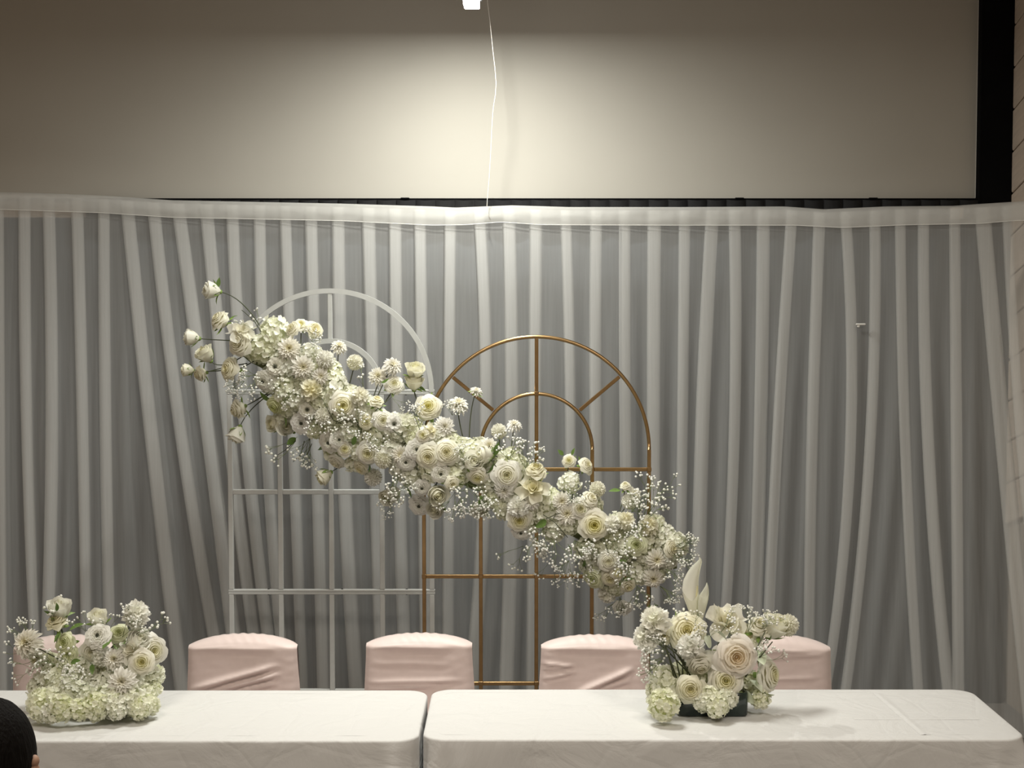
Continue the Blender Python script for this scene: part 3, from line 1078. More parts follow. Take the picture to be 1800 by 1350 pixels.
def ranunculus_mesh(seed, m='white', open_=1.0):
    rnd = random.Random(seed)
    mb = MB()
    layers = [(0.07, 0.255, 4), (0.105, 0.265, 5), (0.145, 0.268, 5), (0.185, 0.262, 6), (0.225, 0.25, 7), (0.265, 0.232, 7), (0.305, 0.208, 8), (0.345, 0.178, 8), (0.385, 0.14, 9), (0.42, 0.09, 9)]
    for li, (R, H, n) in enumerate(layers):
        off = rnd.uniform(0, TAU)
        dep, lo = (0.12, 0.7) if li < 8 else (H, 0.35)
        for k in range(n):
            def prof(s, R=R * rnd.uniform(0.96, 1.05), H=H * rnd.uniform(0.95, 1.06), fl=0.02 + 0.05 * li / 9):
                a = math.sin(math.pi / 2 * min(1, s / 0.75))
                q = max(0, (s - 0.75) / 0.25)
                return (R * (lo + (1 - lo) * a) + fl * q ** 1.3, H - dep * (1 - a) - 0.03 * q * q * li / 9)
            wrap_petal(mb, off + TAU * k / n, math.pi / n * 1.25, prof, ns=5, nt=7, ruffle=0.017, spiral=0.018, notch=0.24, phase=rnd.uniform(0, 6))
    rows = [[(0.36 * math.sin(t) * math.cos(q * TAU / 12), 0.36 * math.sin(t) * math.sin(q * TAU / 12), 0.03 + 0.13 * math.cos(t)) for q in range(12)] for t in (0.05, 0.5, 1.0, 1.5, 2.0, 2.6, 3.0)]
    mb.grid(rows, closed=True)
    return mb.mesh('ranunculus_petals', M[m])


def anemone_mesh(seed):
    rnd = random.Random(seed)
    mb = MB()
    for n, tilt, L, w, z0 in [(8, 58, 0.34, 0.28, 0.05), (9, 76, 0.44, 0.32, 0.03), (9, 92, 0.48, 0.34, 0.0)]:
        off = rnd.uniform(0, TAU)
        for k in range(n):
            flat_petal(mb, off + TAU * k / n, math.radians(tilt + rnd.uniform(-6, 6)), L * rnd.uniform(0.92, 1.05), w, 0.03, z0, curl=rnd.uniform(0, 0.4), cup=0.25, point=-1, ns=5, nt=5,
                       twist=rnd.uniform(-0.25, 0.25))
    return mb.mesh('anemone_petals', M['white'])


def eye_mesh(r=0.085, z=0.12):
    mb = MB()
    mb.ball((0, 0, z), r, 1)
    for k in range(14):
        a = TAU * k / 14
        p = Vector((math.cos(a) * r * 1.5, math.sin(a) * r * 1.5, z + r * 0.5))
        mb.tube([(0, 0, z), p], 0.006, 3)
        mb.ball(p, 0.017, 0)
    return mb.mesh('flower_eye', M['dark_eye'])


def hydrangea_mesh(seed, n=54):
    rnd = random.Random(seed)
    mb = MB()
    mb.ball((0, 0, 0.05), 0.31, 1)
    for d in sphere_pts(n, -0.75):
        rad = rnd.uniform(0.30, 0.44)
        dd = (d + Vector((rnd.uniform(-.22, .22), rnd.uniform(-.22, .22), rnd.uniform(-.22, .22)))).normalized()
        q = dd.to_track_quat('Z', 'Y').to_matrix() @ Matrix.Rotation(rnd.uniform(0, TAU), 3, 'Z')
        sz = rnd.uniform(0.115, 0.17)
        loc = MB()
        for k in range(4):
            flat_petal(loc, TAU * k / 4 + rnd.uniform(-0.15, 0.15), math.radians(rnd.uniform(56, 92)), sz, sz * 0.98, 0.004, 0, curl=rnd.uniform(-0.9, 0.5), cup=0.25, point=-1, ns=4, nt=4)
        mb.add([q @ Vector(p) + d * rad + Vector((0, 0, 0.05)) for p in loc.v], loc.f)
    return mb.mesh('hydrangea_florets', M['hyd'])


def gyp_meshes(seed, dense=True):
    """spray growing from the origin along +Z, about one unit tall"""
    rnd = random.Random(seed)
    st, bl = MB(), MB()

    def grow(p, d, length, depth, rad):
        bend = Vector((rnd.uniform(-.25, .25), rnd.uniform(-.25, .25), rnd.uniform(-.1, .15)))
        mid = p + d * length * 0.5
        e = mid + (d + bend).normalized() * length * 0.5
        st.tube([p, mid, e], [rad, rad * 0.9, rad * 0.8], 3, False)
        if depth == 0:
            bl.ball(e, rnd.uniform(0.023, 0.036), 1)
            return
        k = rnd.choice((2, 3, 3) if dense else (2, 2, 3))
        for _ in range(k):
            nd = (d + Vector((rnd.uniform(-1, 1), rnd.uniform(-1, 1), rnd.uniform(-.4, .5))) * (0.62 if depth > 1 else 0.9)).normalized()
            grow(e, nd, length * rnd.uniform(0.5, 0.75), depth - 1, rad * 0.75)
    for _ in range(6 if dense else 2):
        d = Vector((rnd.uniform(-.6, .6), rnd.uniform(-.6, .6), 1)).normalized()
        grow(Vector((0, 0, 0)), d, rnd.uniform(0.28, 0.46), 2 if dense else 2, 0.008)
    return st.mesh('gypsophila_stems', M['gyp_stem']), bl.mesh('gypsophila_blossoms', M['gyp'])


def leaf_mesh(seed, m='green', wide=0.42):
    rnd = random.Random(seed)
    mb = MB()
    rows = []
    for i in range(8):
        s = i / 7
        w = wide * math.sin(math.pi * min(1, 0.04 + 0.96 * s) ** 0.85) ** 0.9 if s < 1 else 0.01
        rows.append([(t * w * 0.5, s * 0.0 + 0.18 * s * s - 0.12 * w * abs(t), s) for t in (-1, -0.5, 0, 0.5, 1)])
    mb.grid(rows)
    mb.tube([(0, 0.004, -0.18), (0, 0.004, 0.1)], 0.014, 4)
    return mb.mesh('leaf_blade', M[m])


def magnolia_mesh(seed, m='rose_cream'):
    """loose flower of a few broad petals"""
    rnd = random.Random(seed)
    mb = MB()
    for n, tilt, L, w, z0 in [(3, 14, 0.30, 0.26, 0.02), (4, 38, 0.40, 0.38, 0.01), (5, 66, 0.50, 0.46, 0.0)]:
        off = rnd.uniform(0, TAU)
        for k in range(n):
            flat_petal(mb, off + TAU * k / n + rnd.uniform(-.15, .15), math.radians(tilt + rnd.uniform(-8, 8)), L * rnd.uniform(0.9, 1.08), w, 0.02, z0, curl=rnd.uniform(0.1, 1.0), cup=0.55, point=-1, ns=7, nt=7,
                       twist=rnd.uniform(-0.3, 0.3))
    return mb.mesh('loose_petals', M[m])


def orchid_mesh(seed):
    rnd = random.Random(seed)
    mb = MB()
    for k, (L, w) in enumerate([(0.5, 0.30), (0.46, 0.36), (0.48, 0.26), (0.5, 0.26), (0.44, 0.36)]):
        flat_petal(mb, TAU * k / 5 + 0.3, math.radians(75 + rnd.uniform(-10, 10)), L, w, 0.02, 0, curl=rnd.uniform(-0.4, 0.5), cup=0.2, point=0.25, ns=6, nt=5)
    mb.ball((0, 0, 0.05), 0.05, 1)
    return mb.mesh('orchid_petals', M['white'])


LIB = {
    'rose': [rose_mesh(i) for i in range(4)],
    'rose_cream': [rose_mesh(10 + i, 0.95, 'rose_cream') for i in range(3)],
    'rose_peach': [rose_mesh(20, 1.0, 'rose_peach')],
    'rose_green': [rose_mesh(30 + i, 0.9, 'rose_green') for i in range(2)],
    'rose_half': [rose_mesh(40 + i, 0.55, 'rose_cream') for i in range(3)],
    'bud': [bud_mesh(i) for i in range(4)],
    'dahlia': [dahlia_mesh(i, 0.15 * i) for i in range(3)],
    'pompon': [pompon_mesh(i) for i in range(2)],
    'carnation': [pompon_mesh(5 + i, 85, True, 'white') for i in range(2)],
    'peony': [pompon_mesh(8, 70, True, 'rose_cream')],
    'ranunculus': [ranunculus_mesh(i) for i in range(3)],
    'anemone': [anemone_mesh(i) for i in range(2)],
    'hydrangea': [hydrangea_mesh(i) for i in range(4)],
    'magnolia': [magnolia_mesh(i) for i in range(3)],
    'orchid': [orchid_mesh(3)],
    'leaf': [leaf_mesh(1), leaf_mesh(2, 'green', 0.55)],
    'sage_leaf': [leaf_mesh(3, 'pale_leaf', 0.62)],
}
NAMES = {'rose': 'rose', 'rose_cream': 'rose', 'rose_peach': 'rose', 'rose_green': 'rose', 'rose_half': 'rose', 'bud': 'rosebud', 'dahlia': 'dahlia', 'pompon': 'pompon_chrysanthemum',
         'carnation': 'carnation', 'peony': 'peony', 'ranunculus': 'ranunculus', 'anemone': 'anemone', 'hydrangea': 'hydrangea', 'magnolia': 'magnolia', 'orchid': 'orchid',
         'leaf': 'leaf', 'sage_leaf': 'leaf'}
CAL = [calyx_mesh(i, 0.33) for i in range(3)]
CAL_ROSE = [calyx_mesh(5 + i, 0.27, (1.45, 1.75), (-0.5, 0.7)) for i in range(2)]
EYE = eye_mesh()
EYE_R = eye_mesh(0.04, 0.225)
GYP = [gyp_meshes(i) for i in range(4)]
GYPS = [gyp_meshes(20 + i, False) for i in range(4)]
RND = random.Random(77)


def frame_for(d, roll):
    return d.to_track_quat('Z', 'Y').to_matrix() @ Matrix.Rotation(roll, 3, 'Z')


def flower(root, kind, pos, d, size, stem_to=None, stem_r=0.0022, calyx=None):
    """one flower head (a part) with eye, calyx and stem below it (sub-parts)"""
    d = Vector(d).normalized()
    R = frame_for(d, RND.uniform(0, TAU))
    cen = {'bud': 0.42, 'pompon': 0.12, 'carnation': 0.12, 'peony': 0.12, 'hydrangea': 0.05}.get(kind, 0.16)
    if kind == 'bud':
        size = size * 1.15
    loc = pos - d * cen * size
    W = Matrix.Translation(loc) @ R.to_4x4() @ Matrix.Scale(size, 4)
    if kind == 'hydrangea':
        W = W @ Matrix.Diagonal((RND.uniform(0.88, 1.18), RND.uniform(0.88, 1.18), RND.uniform(0.85, 1.05), 1))
    me = RND.choice(LIB[kind])
    o = link(NAMES[kind], me, root, Matrix.Translation(-root.location) @ W)
    if kind == 'anemone':
        link('flower_eye', EYE, o)
    elif kind == 'ranunculus':
        link('flower_eye', EYE_R, o)
    if calyx is None:
        calyx = kind == 'bud' or (kind.startswith('rose') and stem_to is not None) or kind == 'rose_half'
    if calyx:
        link('calyx', RND.choice(CAL if kind == 'bud' else CAL_ROSE), o)
    if stem_to is not None:
        mb = MB()
        a = loc
        e = Vector(stem_to)
        L = (e - a).length
        c1 = a - d * L * 0.35
        n = 9
        pts = []
        for i in range(n):
            t = i / (n - 1)
            q = a * (1 - t) ** 2 + c1 * 2 * t * (1 - t) + e * t * t
            pts.append(q)
        mb.tube(pts, [stem_r * (0.9 + 0.5 * i / n) for i in range(n)], 5)
        st = mb.mesh('stem', M['stem'])
        st.transform(W.inverted())
        link('stem', st, o)
    return o


def spray(root, pos, d, size, dense=True):
    d = Vector(d).normalized()
    W = Matrix.Translation(pos) @ frame_for(d, RND.uniform(0, TAU)).to_4x4() @ Matrix.Scale(size, 4)
    s, b = RND.choice(GYP if dense else GYPS)
    o = link('gypsophila_spray', s, root, Matrix.Translation(-root.location) @ W)
    link('blossoms', b, o)
    return o


# ------------------------------------------------------------------ the long garland across both arches
def garland_y(px):
    return interp([(320, 6.80), (743, 6.47), (1220, 6.34)], px)


AXIS = [(430, 612), (500, 648), (580, 700), (660, 752), (740, 795), (820, 826), (900, 862), (980, 900), (1060, 945), (1130, 985), (1190, 985)]
gar = thing('flower_garland', P(800, 815, garland_y(800)), 'long diagonal garland of white roses, dahlias and hydrangeas across both arches', 'flower garland')


def axis_near(px, py):
    best = (1e9, 0, 0)
    for (ax, ay), (bx, by) in zip(AXIS, AXIS[1:]):
        dx, dy = bx - ax, by - ay
        t = max(0, min(1, ((px - ax) * dx + (py - ay) * dy) / (dx * dx + dy * dy)))
        qx, qy = ax + dx * t, ay + dy * t
        dd = math.hypot(px - qx, py - qy)
        if dd < best[0]:
            best = (dd, px - qx, py - qy)
    return best


def g_place(px, py, lift=0.0):
    dd, ox, oy = axis_near(px, py)
    hw = 78.0
    k = math.sqrt(max(0.0, 1 - (dd / hw) ** 2))
    Y = garland_y(px) - 0.125 * k - lift
    n = Vector((ox / hw * 0.8, -0.85, -oy / hw * 0.8 + 0.12))
    return P(px, py, Y), n.normalized()


def gf(kind, px, py, spx, face=None, stem=None, lift=0.0, calyx=None):
    pos, n = g_place(px, py, lift)
    if face is not None:                       # (right, up, towards the hall)
        n = Vector((face[0], -face[2], face[1]))
    else:
        n = n + Vector((RND.uniform(-.22, .22), 0, RND.uniform(-.2, .25)))
    st = None
    if stem:
        sp, _ = g_place(*stem)
        st = sp + Vector((0, 0.06, 0))
    return flower(gar, kind, pos, n, spx * mpp(pos.y) * 1.06, st, calyx=calyx)


# mossy core and the wire it is built on
mb = MB()
cp = []
for i in range(41):
    t = i / 40 * (len(AXIS) - 1)
    k = min(int(t), len(AXIS) - 2)
    f = t - k
    ax, ay = AXIS[k][0] + (AXIS[k + 1][0] - AXIS[k][0]) * f, AXIS[k][1] + (AXIS[k + 1][1] - AXIS[k][1]) * f
    cp.append(P(ax, ay, garland_y(ax) + 0.0))
rr = [0.035 + 0.030 * math.sin(math.pi * min(1, max(0, i / 40))) ** 0.5 + 0.012 * noise.noise(Vector((i * 0.8, 0, 3))) for i in range(41)]
rows = []
mb.tube(cp, rr, 12)
part('moss_core', mb, M['core'], gar)

# hydrangea heads: the pale green body of the garland
HYD = [(482, 588, 58), (460, 614, 56), (500, 640, 50), (545, 625, 46), (575, 655, 48), (590, 690, 52), (562, 700, 46), (505, 684, 54), (478, 668, 44), (620, 700, 44), (540, 672, 44),
       (640, 720, 44), (585, 735, 46), (615, 760, 48), (660, 770, 48), (700, 752, 52), (720, 748, 44), (640, 790, 44), (690, 790, 46), (705, 815, 44), (735, 770, 46), (770, 768, 48),
       (795, 780, 42), (815, 795, 52), (835, 790, 44), (760, 820, 50), (800, 830, 50), (725, 835, 44), (845, 815, 46), (850, 790, 42), (893, 811, 46), (910, 822, 42), (815, 815, 44), (860, 845, 46),
       (900, 865, 48), (935, 880, 46), (965, 879, 46), (960, 900, 46), (870, 875, 40), (885, 890, 40), (930, 915, 46), (1000, 920, 46), (975, 930, 44), (1040, 890, 44), (1001, 850, 38), (1088, 921, 44), (1075, 935, 42),
       (1147, 930, 50), (1165, 945, 46), (1184, 958, 46), (1130, 950, 46), (1095, 965, 46), (1060, 965, 46), (1030, 965, 44), (1140, 980, 46), (1060, 1000, 42), (1120, 1005, 44), (1040, 990, 40), (1080, 1030, 38), (1150, 1010, 42), (1170, 985, 40), (530, 702, 44), (508, 712, 42), (500, 735, 36), (555, 752, 40), (585, 795, 36), (625, 815, 34)]
for x, y, s in HYD:
    pos, n = g_place(x, y, -0.045)
    flower(gar, 'hydrangea', pos, n + Vector((RND.uniform(-.4, .4), 0, RND.uniform(-.2, .5))), s * mpp(pos.y) * 1.1)

U, D_, L_, Rr = (0, 1, 0.45), (0, -1, 0.5), (-1, 0, 0.45), (1, 0, 0.45)
F = (0.05, 0.12, 1)
FLOWERS = [
    ('bud', 373, 511, 27, (-0.9, 0.15, 0.45), (459, 583)), ('rose_half', 387, 564, 40, (-0.55, 0.6, 0.5), (450, 590)), ('magnolia', 424, 582, 44, (0.0, 0.7, 0.7)),
    ('rose_cream', 421, 602, 50, (-0.5, 0.2, 0.8)), ('bud', 337, 594, 25, (-0.95, 0.1, 0.3), (440, 600)), ('bud', 362, 624, 27, (-0.5, 0.75, 0.4), (440, 615)),
    ('bud', 330, 651, 20, (-0.95, 0.1, 0.3), (390, 652)), ('rose_half', 353, 657, 32, (-0.8, -0.25, 0.5), (430, 640)), ('rose_cream', 402, 649, 42, (-0.6, 0.15, 0.7), (450, 630)),
    ('rose_half', 420, 719, 40, (-0.75, -0.35, 0.5), (473, 689)), ('bud', 417, 763, 27, (-0.3, -0.9, 0.3), (476, 690)),
    ('dahlia', 508, 612, 46, (0.0, 0.25, 1)), ('rose', 529, 571, 27, (0.1, 0.6, 0.8), (525, 620)), ('rose_cream', 514, 578, 30, (-0.5, 0.4, 0.7)), ('rose_cream', 553, 579, 32, (0.5, 0.35, 0.7)),
    ('anemone', 483, 644, 31, (-0.2, 0.1, 1)), ('ranunculus', 463, 670, 37, (-0.3, -0.25, 0.9)), ('dahlia', 533, 645, 47, (0.1, 0.1, 1)), ('pompon', 572, 632, 33), ('dahlia', 564, 661, 34, F),
    ('dahlia', 596, 607, 31, (0.15, 0.75, 0.6), (589, 668)), ('pompon', 624, 637, 29, (0.2, 0.6, 0.7), (612, 675)), ('dahlia', 664, 660, 37, (-0.1, 0.4, 0.9), (650, 710)), ('dahlia', 691, 641, 37, (0.4, 0.6, 0.7), (655, 712)),
    ('peony', 548, 685, 36), ('rose', 603, 713, 47, (0.05, 0.0, 1)), ('peony', 633, 697, 30), ('anemone', 540, 720, 29, F), ('ranunculus', 530, 744, 41, (-0.1, -0.05, 1)), ('pompon', 568, 732, 31),
    ('rose_green', 484, 714, 38, (-0.4, -0.5, 0.7)), ('bud', 483, 745, 24, (-0.6, 0.0, 0.8)), ('bud', 506, 751, 27, (-0.1, 0.2, 0.9)), ('rose_cream', 644, 741, 29, (0.0, 0.2, 1)), ('rose', 673, 739, 36, (0.25, 0.1, 0.9)),
    ('rose', 693, 676, 34, (0.1, 0.45, 0.8), (665, 722)), ('bud', 729, 653, 28, (0.2, 0.85, 0.4), (735, 715)), ('bud', 728, 673, 27, (0.05, 0.9, 0.45), (742, 722)), ('rose', 753, 716, 46, (0.05, 0.35, 0.9), (742, 770)),
    ('dahlia', 806, 708, 40, (0.1, 0.85, 0.5), (813, 772)), ('dahlia', 838, 686, 24, (0.35, 0.85, 0.35), (824, 795), None, 0, True), ('dahlia', 782, 749, 40, (0.2, 0.3, 0.9)), ('rose_half', 662, 707, 31, (0.2, 0.85, 0.5)),
    ('anemone', 693, 745, 30, (0.2, 0.0, 1)), ('rose', 744, 765, 28, (-0.1, 0.2, 0.95)), ('magnolia', 758, 757, 26, (0.3, 0.5, 0.8)), ('ranunculus', 578, 778, 40, (-0.3, -0.2, 0.9)), ('ranunculus', 596, 773, 34, (0.2, 0.1, 0.95)),
    ('rose', 606, 789, 28, (0.1, 0.05, 1)), ('rose', 647, 797, 42, (-0.05, -0.1, 1)), ('rose_cream', 591, 812, 34, (-0.4, -0.6, 0.6)), ('bud', 571, 837, 25, (-0.8, -0.5, 0.4), (623, 805)), ('pompon', 674, 808, 32), ('pompon', 656, 839, 32),
    ('rose_cream', 634, 823, 30, (-0.5, -0.5, 0.7)), ('ranunculus', 732, 790, 38, (0.25, 0.0, 0.95)), ('rose_cream', 753, 803, 47, (-0.1, -0.1, 1)), ('rose_cream', 785, 795, 48, (0.1, 0.15, 1)), ('ranunculus', 714, 812, 36, (-0.1, -0.25, 0.9)), ('dahlia', 704, 799, 34, F),
    ('ranunculus', 775, 833, 36, (0.1, -0.15, 1)), ('rose_half', 795, 849, 31, (0.2, -0.2, 0.9)), ('dahlia', 860, 782, 34, (0.1, 0.5, 0.8)), ('pompon', 877, 758, 28, (0, 0.6, 0.7), (880, 812)), ('dahlia', 904, 745, 29, (0.1, 0.85, 0.5), (896, 812)),
    ('bud', 853, 800, 28, (-0.8, 0.1, 0.5), (900, 822)), ('bud', 830, 813, 29, (0.3, 0.35, 0.8)), ('rose', 840, 838, 36, (-0.1, -0.45, 0.85)), ('rose', 891, 835, 52, (0.05, 0.05, 1)), ('dahlia', 886, 862, 40, (-0.1, -0.35, 0.9)),
    ('rose_half', 942, 829, 42, (0.05, 0.8, 0.55)), ('bud', 682, 871, 24, (-0.3, -0.4, 0.8), (690, 840)), ('bud', 688, 868, 24, (0.4, 0.1, 0.8)), ('ranunculus', 742, 858, 32, (0, -0.3, 0.9)), ('bud', 767, 868, 31, (0.3, -0.2, 0.85), (775, 840)),
    ('ranunculus', 737, 889, 40, (-0.2, -0.25, 0.9)), ('bud', 767, 893, 27, (-0.3, -0.3, 0.85), (790, 866)), ('bud', 844, 893, 26, (0.0, -0.55, 0.75)),
    ('rose', 1000, 810, 24, (-0.05, 0.35, 0.9), (990, 880)), ('rose_cream', 1031, 818, 31, (0.55, 0.4, 0.6), (1005, 890)), ('pompon', 1050, 860, 29, (0.2, 0.6, 0.7), (1063, 915)), ('rose_half', 1099, 855, 22, (0, 0.75, 0.6), (1085, 925)),
    ('magnolia', 1114, 869, 26, (0.5, 0.5, 0.6)), ('pompon', 1107, 881, 30, (0.1, 0.3, 0.9), (1085, 920)), ('magnolia', 937, 858, 50, (-0.1, 0.5, 0.85)), ('dahlia', 934, 882, 34, F), ('carnation', 911, 892, 36, (-0.1, 0.2, 0.9)),
    ('rose', 913, 914, 45, (0.0, -0.1, 1)), ('ranunculus', 916, 936, 36, (-0.1, -0.4, 0.85)), ('dahlia', 988, 881, 35, F), ('dahlia', 997, 903, 44, (0.1, 0.1, 1)), ('rose', 1021, 894, 38, (-0.05, 0.1, 1)), ('rose_half', 1036, 880, 38, (0.5, 0.6, 0.6)),
    ('rose', 1045, 923, 55, (-0.05, 0.05, 1)), ('rose_green', 1119, 958, 38, (-0.2, 0.15, 0.95)), ('dahlia', 1155, 984, 41, (0.15, 0.0, 1)), ('dahlia', 1149, 1018, 40, (0.1, -0.2, 0.95)), ('rose_cream', 1070, 986, 40, (-0.1, 0.0, 1)),
    ('rose', 1086, 1006, 27, (0.05, 0.0, 1)), ('rose_cream', 1073, 1017, 34, (-0.1, -0.3, 0.9)), ('rose_green', 1044, 1016, 42, (-0.4, -0.25, 0.85)), ('rose_half', 1104, 1029, 30, (0.1, -0.35, 0.9)), ('ranunculus', 1094, 1070, 36, (-0.1, -0.55, 0.75)),
    ('carnation', 1068, 1042, 32, (-0.2, -0.5, 0.8)), ('bud', 1140, 1078, 22, (-0.2, -0.75, 0.5), (1145, 1030)), ('carnation', 1075, 921, 28, F), ('peony', 1100, 915, 30), ('rose_cream', 1180, 965, 34, (0.7, 0.1, 0.7)), ('peony', 1140, 925, 34),
]
for f in FLOWERS:
    kind, x, y, s = f[:4]
    face = f[4] if len(f) > 4 else None
    stem = f[5] if len(f) > 5 else None
    cal = f[8] if len(f) > 8 else None
    gf(kind, x, y, s, face, stem, 0.02, cal)

# gypsophila: base pixel, direction (right, up, towards), height in pixels
SPRAYS = [(452, 660, (-0.3, -0.2, 1), 55), (500, 690, (0, -0.1, 1), 60), (430, 670, (-0.6, -0.4, 0.6), 45), (590, 745, (0, 0.1, 1), 60), (630, 750, (0.2, 0.2, 1), 60), (560, 740, (0, 0, 1), 50), (548, 600, (0, 0.3, 1), 45), (545, 770, (-0.3, -0.7, 0.5), 60),
          (700, 838, (0.1, -0.2, 1), 62), (712, 850, (0.2, -0.4, 0.9), 56), (690, 860, (-0.1, -0.6, 0.7), 50), (665, 770, (0, 0, 1), 50), (735, 735, (0.1, 0.4, 0.9), 46), (795, 730, (0.2, 0.6, 0.6), 42),
          (822, 850, (0, -0.2, 1), 62), (835, 865, (0.1, -0.3, 0.9), 62), (810, 875, (-0.3, -0.5, 0.7), 60), (850, 880, (0.2, -0.3, 0.9), 56), (815, 800, (0, 0.3, 0.9), 40), (895, 810, (0.0, 0.9, 0.4), 62), (925, 825, (0.1, 0.9, 0.4), 60),
          (955, 930, (0, -0.1, 1), 66), (940, 945, (-0.2, -0.4, 0.9), 62), (975, 950, (0, -0.4, 0.9), 64), (1010, 950, (0, -0.2, 1), 66), (1025, 965, (0.1, -0.3, 0.9), 60), (1000, 860, (0, -0.3, 0.9), 46), (1080, 950, (0, 0, 1), 54), (1105, 975, (0, 0, 1), 62),
          (1125, 945, (0.1, 0.6, 0.7), 60), (1130, 920, (0.1, 0.9, 0.4), 62), (1140, 905, (0.3, 0.9, 0.3), 62), (1175, 970, (0.6, -0.1, 0.7), 56), (1170, 1000, (0.6, -0.5, 0.6), 52), (1190, 960, (0.9, 0.1, 0.4), 50), (1160, 1030, (0.5, -0.7, 0.5), 50),
          (1120, 1030, (0.1, -0.6, 0.8), 56), (1030, 990, (-0.3, -0.6, 0.7), 52), (1095, 1000, (0, -0.2, 1), 54), (1090, 1050, (-0.3, -0.8, 0.4), 46), (1000, 985, (-0.3, -0.8, 0.5), 46), (1110, 900, (0.4, 0.7, 0.5), 54)]
for x, y, d, s in SPRAYS:
    pos, _ = g_place(x, y, 0.0)
    spray(gar, pos, Vector((d[0], -d[2], d[1])), s * mpp(pos.y) * 1.05)
SPARSE = [(452, 575, (-0.15, 1, 0.2), 48), (445, 580, (-0.6, 0.7, 0.2), 46), (440, 675, (-0.5, -0.8, 0.3), 48), (520, 775, (-0.8, -0.5, 0.3), 70), (545, 785, (-0.2, -1, 0.3), 44), (640, 690, (0.2, 0.9, 0.3), 60), (690, 700, (0.3, -0.5, 0.5), 40),
          (790, 880, (-0.1, -1, 0.3), 44), (690, 880, (0.2, -1, 0.3), 40), (800, 865, (-0.2, -0.9, 0.3), 54), (920, 960, (-0.6, -0.7, 0.3), 56), (1150, 880, (0.8, 0.5, 0.2), 60), (1155, 870, (0.9, 0.1, 0.2), 60), (1140, 880, (0.3, 1, 0.2), 60),
          (1195, 965, (1, 0.4, 0.2), 54), (1190, 985, (1, -0.2, 0.2), 50), (1080, 1060, (-0.3, -1, 0.2), 50), (970, 985, (-0.4, -1, 0.3), 50), (1040, 850, (0.2, -0.2, 0.9), 40), (930, 820, (0.3, 1, 0.2), 62), (1000, 1000, (0.1, -1, 0.3), 46), (1150, 1060, (0.4, -0.9, 0.3), 48)]
for x, y, d, s in SPARSE:
    pos, _ = g_place(x, y, 0.0)
    spray(gar, pos, Vector((d[0], -d[2], d[1])), s * mpp(pos.y) * 1.05, False)
LEAVES = [(383, 505, (0.2, 1, 0.3), 18), (402, 562, (0.9, 0.6, 0.2), 18), (500, 735, (0.3, -0.6, 0.6), 24), (475, 705, (-0.6, 0.5, 0.5), 26), (620, 782, (0.3, 0.8, 0.5), 22), (625, 790, (0.7, -0.3, 0.5), 20), (648, 812, (0.2, -0.7, 0.6), 22), (735, 680, (0.8, -0.3, 0.3), 18),
          (870, 800, (0.2, 0.8, 0.4), 26), (868, 815, (-0.4, -0.8, 0.4), 22), (1090, 862, (-0.8, 0.1, 0.4), 22), (1085, 990, (0.5, 0.4, 0.8), 24), (1030, 995, (-0.3, 0.5, 0.7), 26), (1095, 1020, (0.5, 0.3, 0.7), 24), (670, 672, (0.9, 0.3, 0.3), 18), (990, 800, (-0.6, 0.7, 0.3), 14),
          (1005, 800, (0.3, 1, 0.3), 14), (1142, 1070, (0.7, 0.5, 0.3), 18), (560, 790, (0.6, 0.3, 0.7), 20), (520, 770, (-0.7, -0.5, 0.5), 22), (715, 860, (0.6, -0.6, 0.6), 22), (850, 870, (-0.5, -0.7, 0.6), 24), (1000, 960, (0.3, -0.8, 0.6), 26), (960, 915, (-0.7, -0.4, 0.6), 26)]
for x, y, d, s in LEAVES:
    pos, _ = g_place(x, y, 0.01)
    dd = Vector((d[0], -d[2], d[1])).normalized()
    W = Matrix.Translation(pos) @ frame_for(dd, RND.uniform(0, TAU)).to_4x4() @ Matrix.Scale(s * mpp(pos.y), 4)
    link('leaf', RND.choice(LIB['leaf']), gar, Matrix.Translation(-gar.location) @ W)
TWIGS = [[(459, 583), (445, 562), (425, 545)], [(473, 689), (455, 700), (435, 712)], [(690, 755), (705, 768), (716, 783)], [(660, 722), (680, 705), (696, 690)], [(955, 905), (975, 918), (998, 945)], [(1060, 945), (1065, 960), (1070, 972)],
         [(600, 745), (585, 738), (566, 700)], [(960, 912), (980, 903), (988, 901)], [(1168, 972), (1185, 962), (1202, 953)], [(1168, 972), (1190, 975), (1205, 982)], [(1168, 970), (1190, 968), (1210, 968)], [(1030, 1000), (1020, 975), (1012, 960)], [(1120, 930), (1122, 905), (1124, 885)], [(1130, 930), (1133, 905), (1138, 880)],
         [(740, 770), (738, 755), (728, 730)], [(520, 775), (503, 790), (488, 800)], [(880, 830), (868, 815), (858, 800)], [(535, 775), (528, 800), (515, 812)], [(548, 780), (540, 800), (532, 810)]]
for tw_ in TWIGS:
    mb = MB()
    mb.tube([P(x, y, garland_y(x) - 0.13 * math.sqrt(max(0, 1 - (axis_near(x, y)[0] / 78) ** 2)) - 0.02) for x, y in tw_], [0.0020, 0.0017, 0.0014], 5)
    part('twig', mb, M['stem'], gar)


# ------------------------------------------------------------------ table arrangements
def arr_flower(root, kind, px, py, spx, Y, face=None, stem=None, calyx=None):
    pos = rest(px, py, spx, Y)
    n = Vector((face[0], -face[2], face[1])) if face else Vector((RND.uniform(-.3, .3), -1, RND.uniform(0.1, .5)))
    st = P(stem[0], stem[1], stem[2]) if stem else None
    return flower(root, kind, pos, n, spx * mpp(pos.y) * 1.06, st, stem_r=0.002, calyx=calyx)


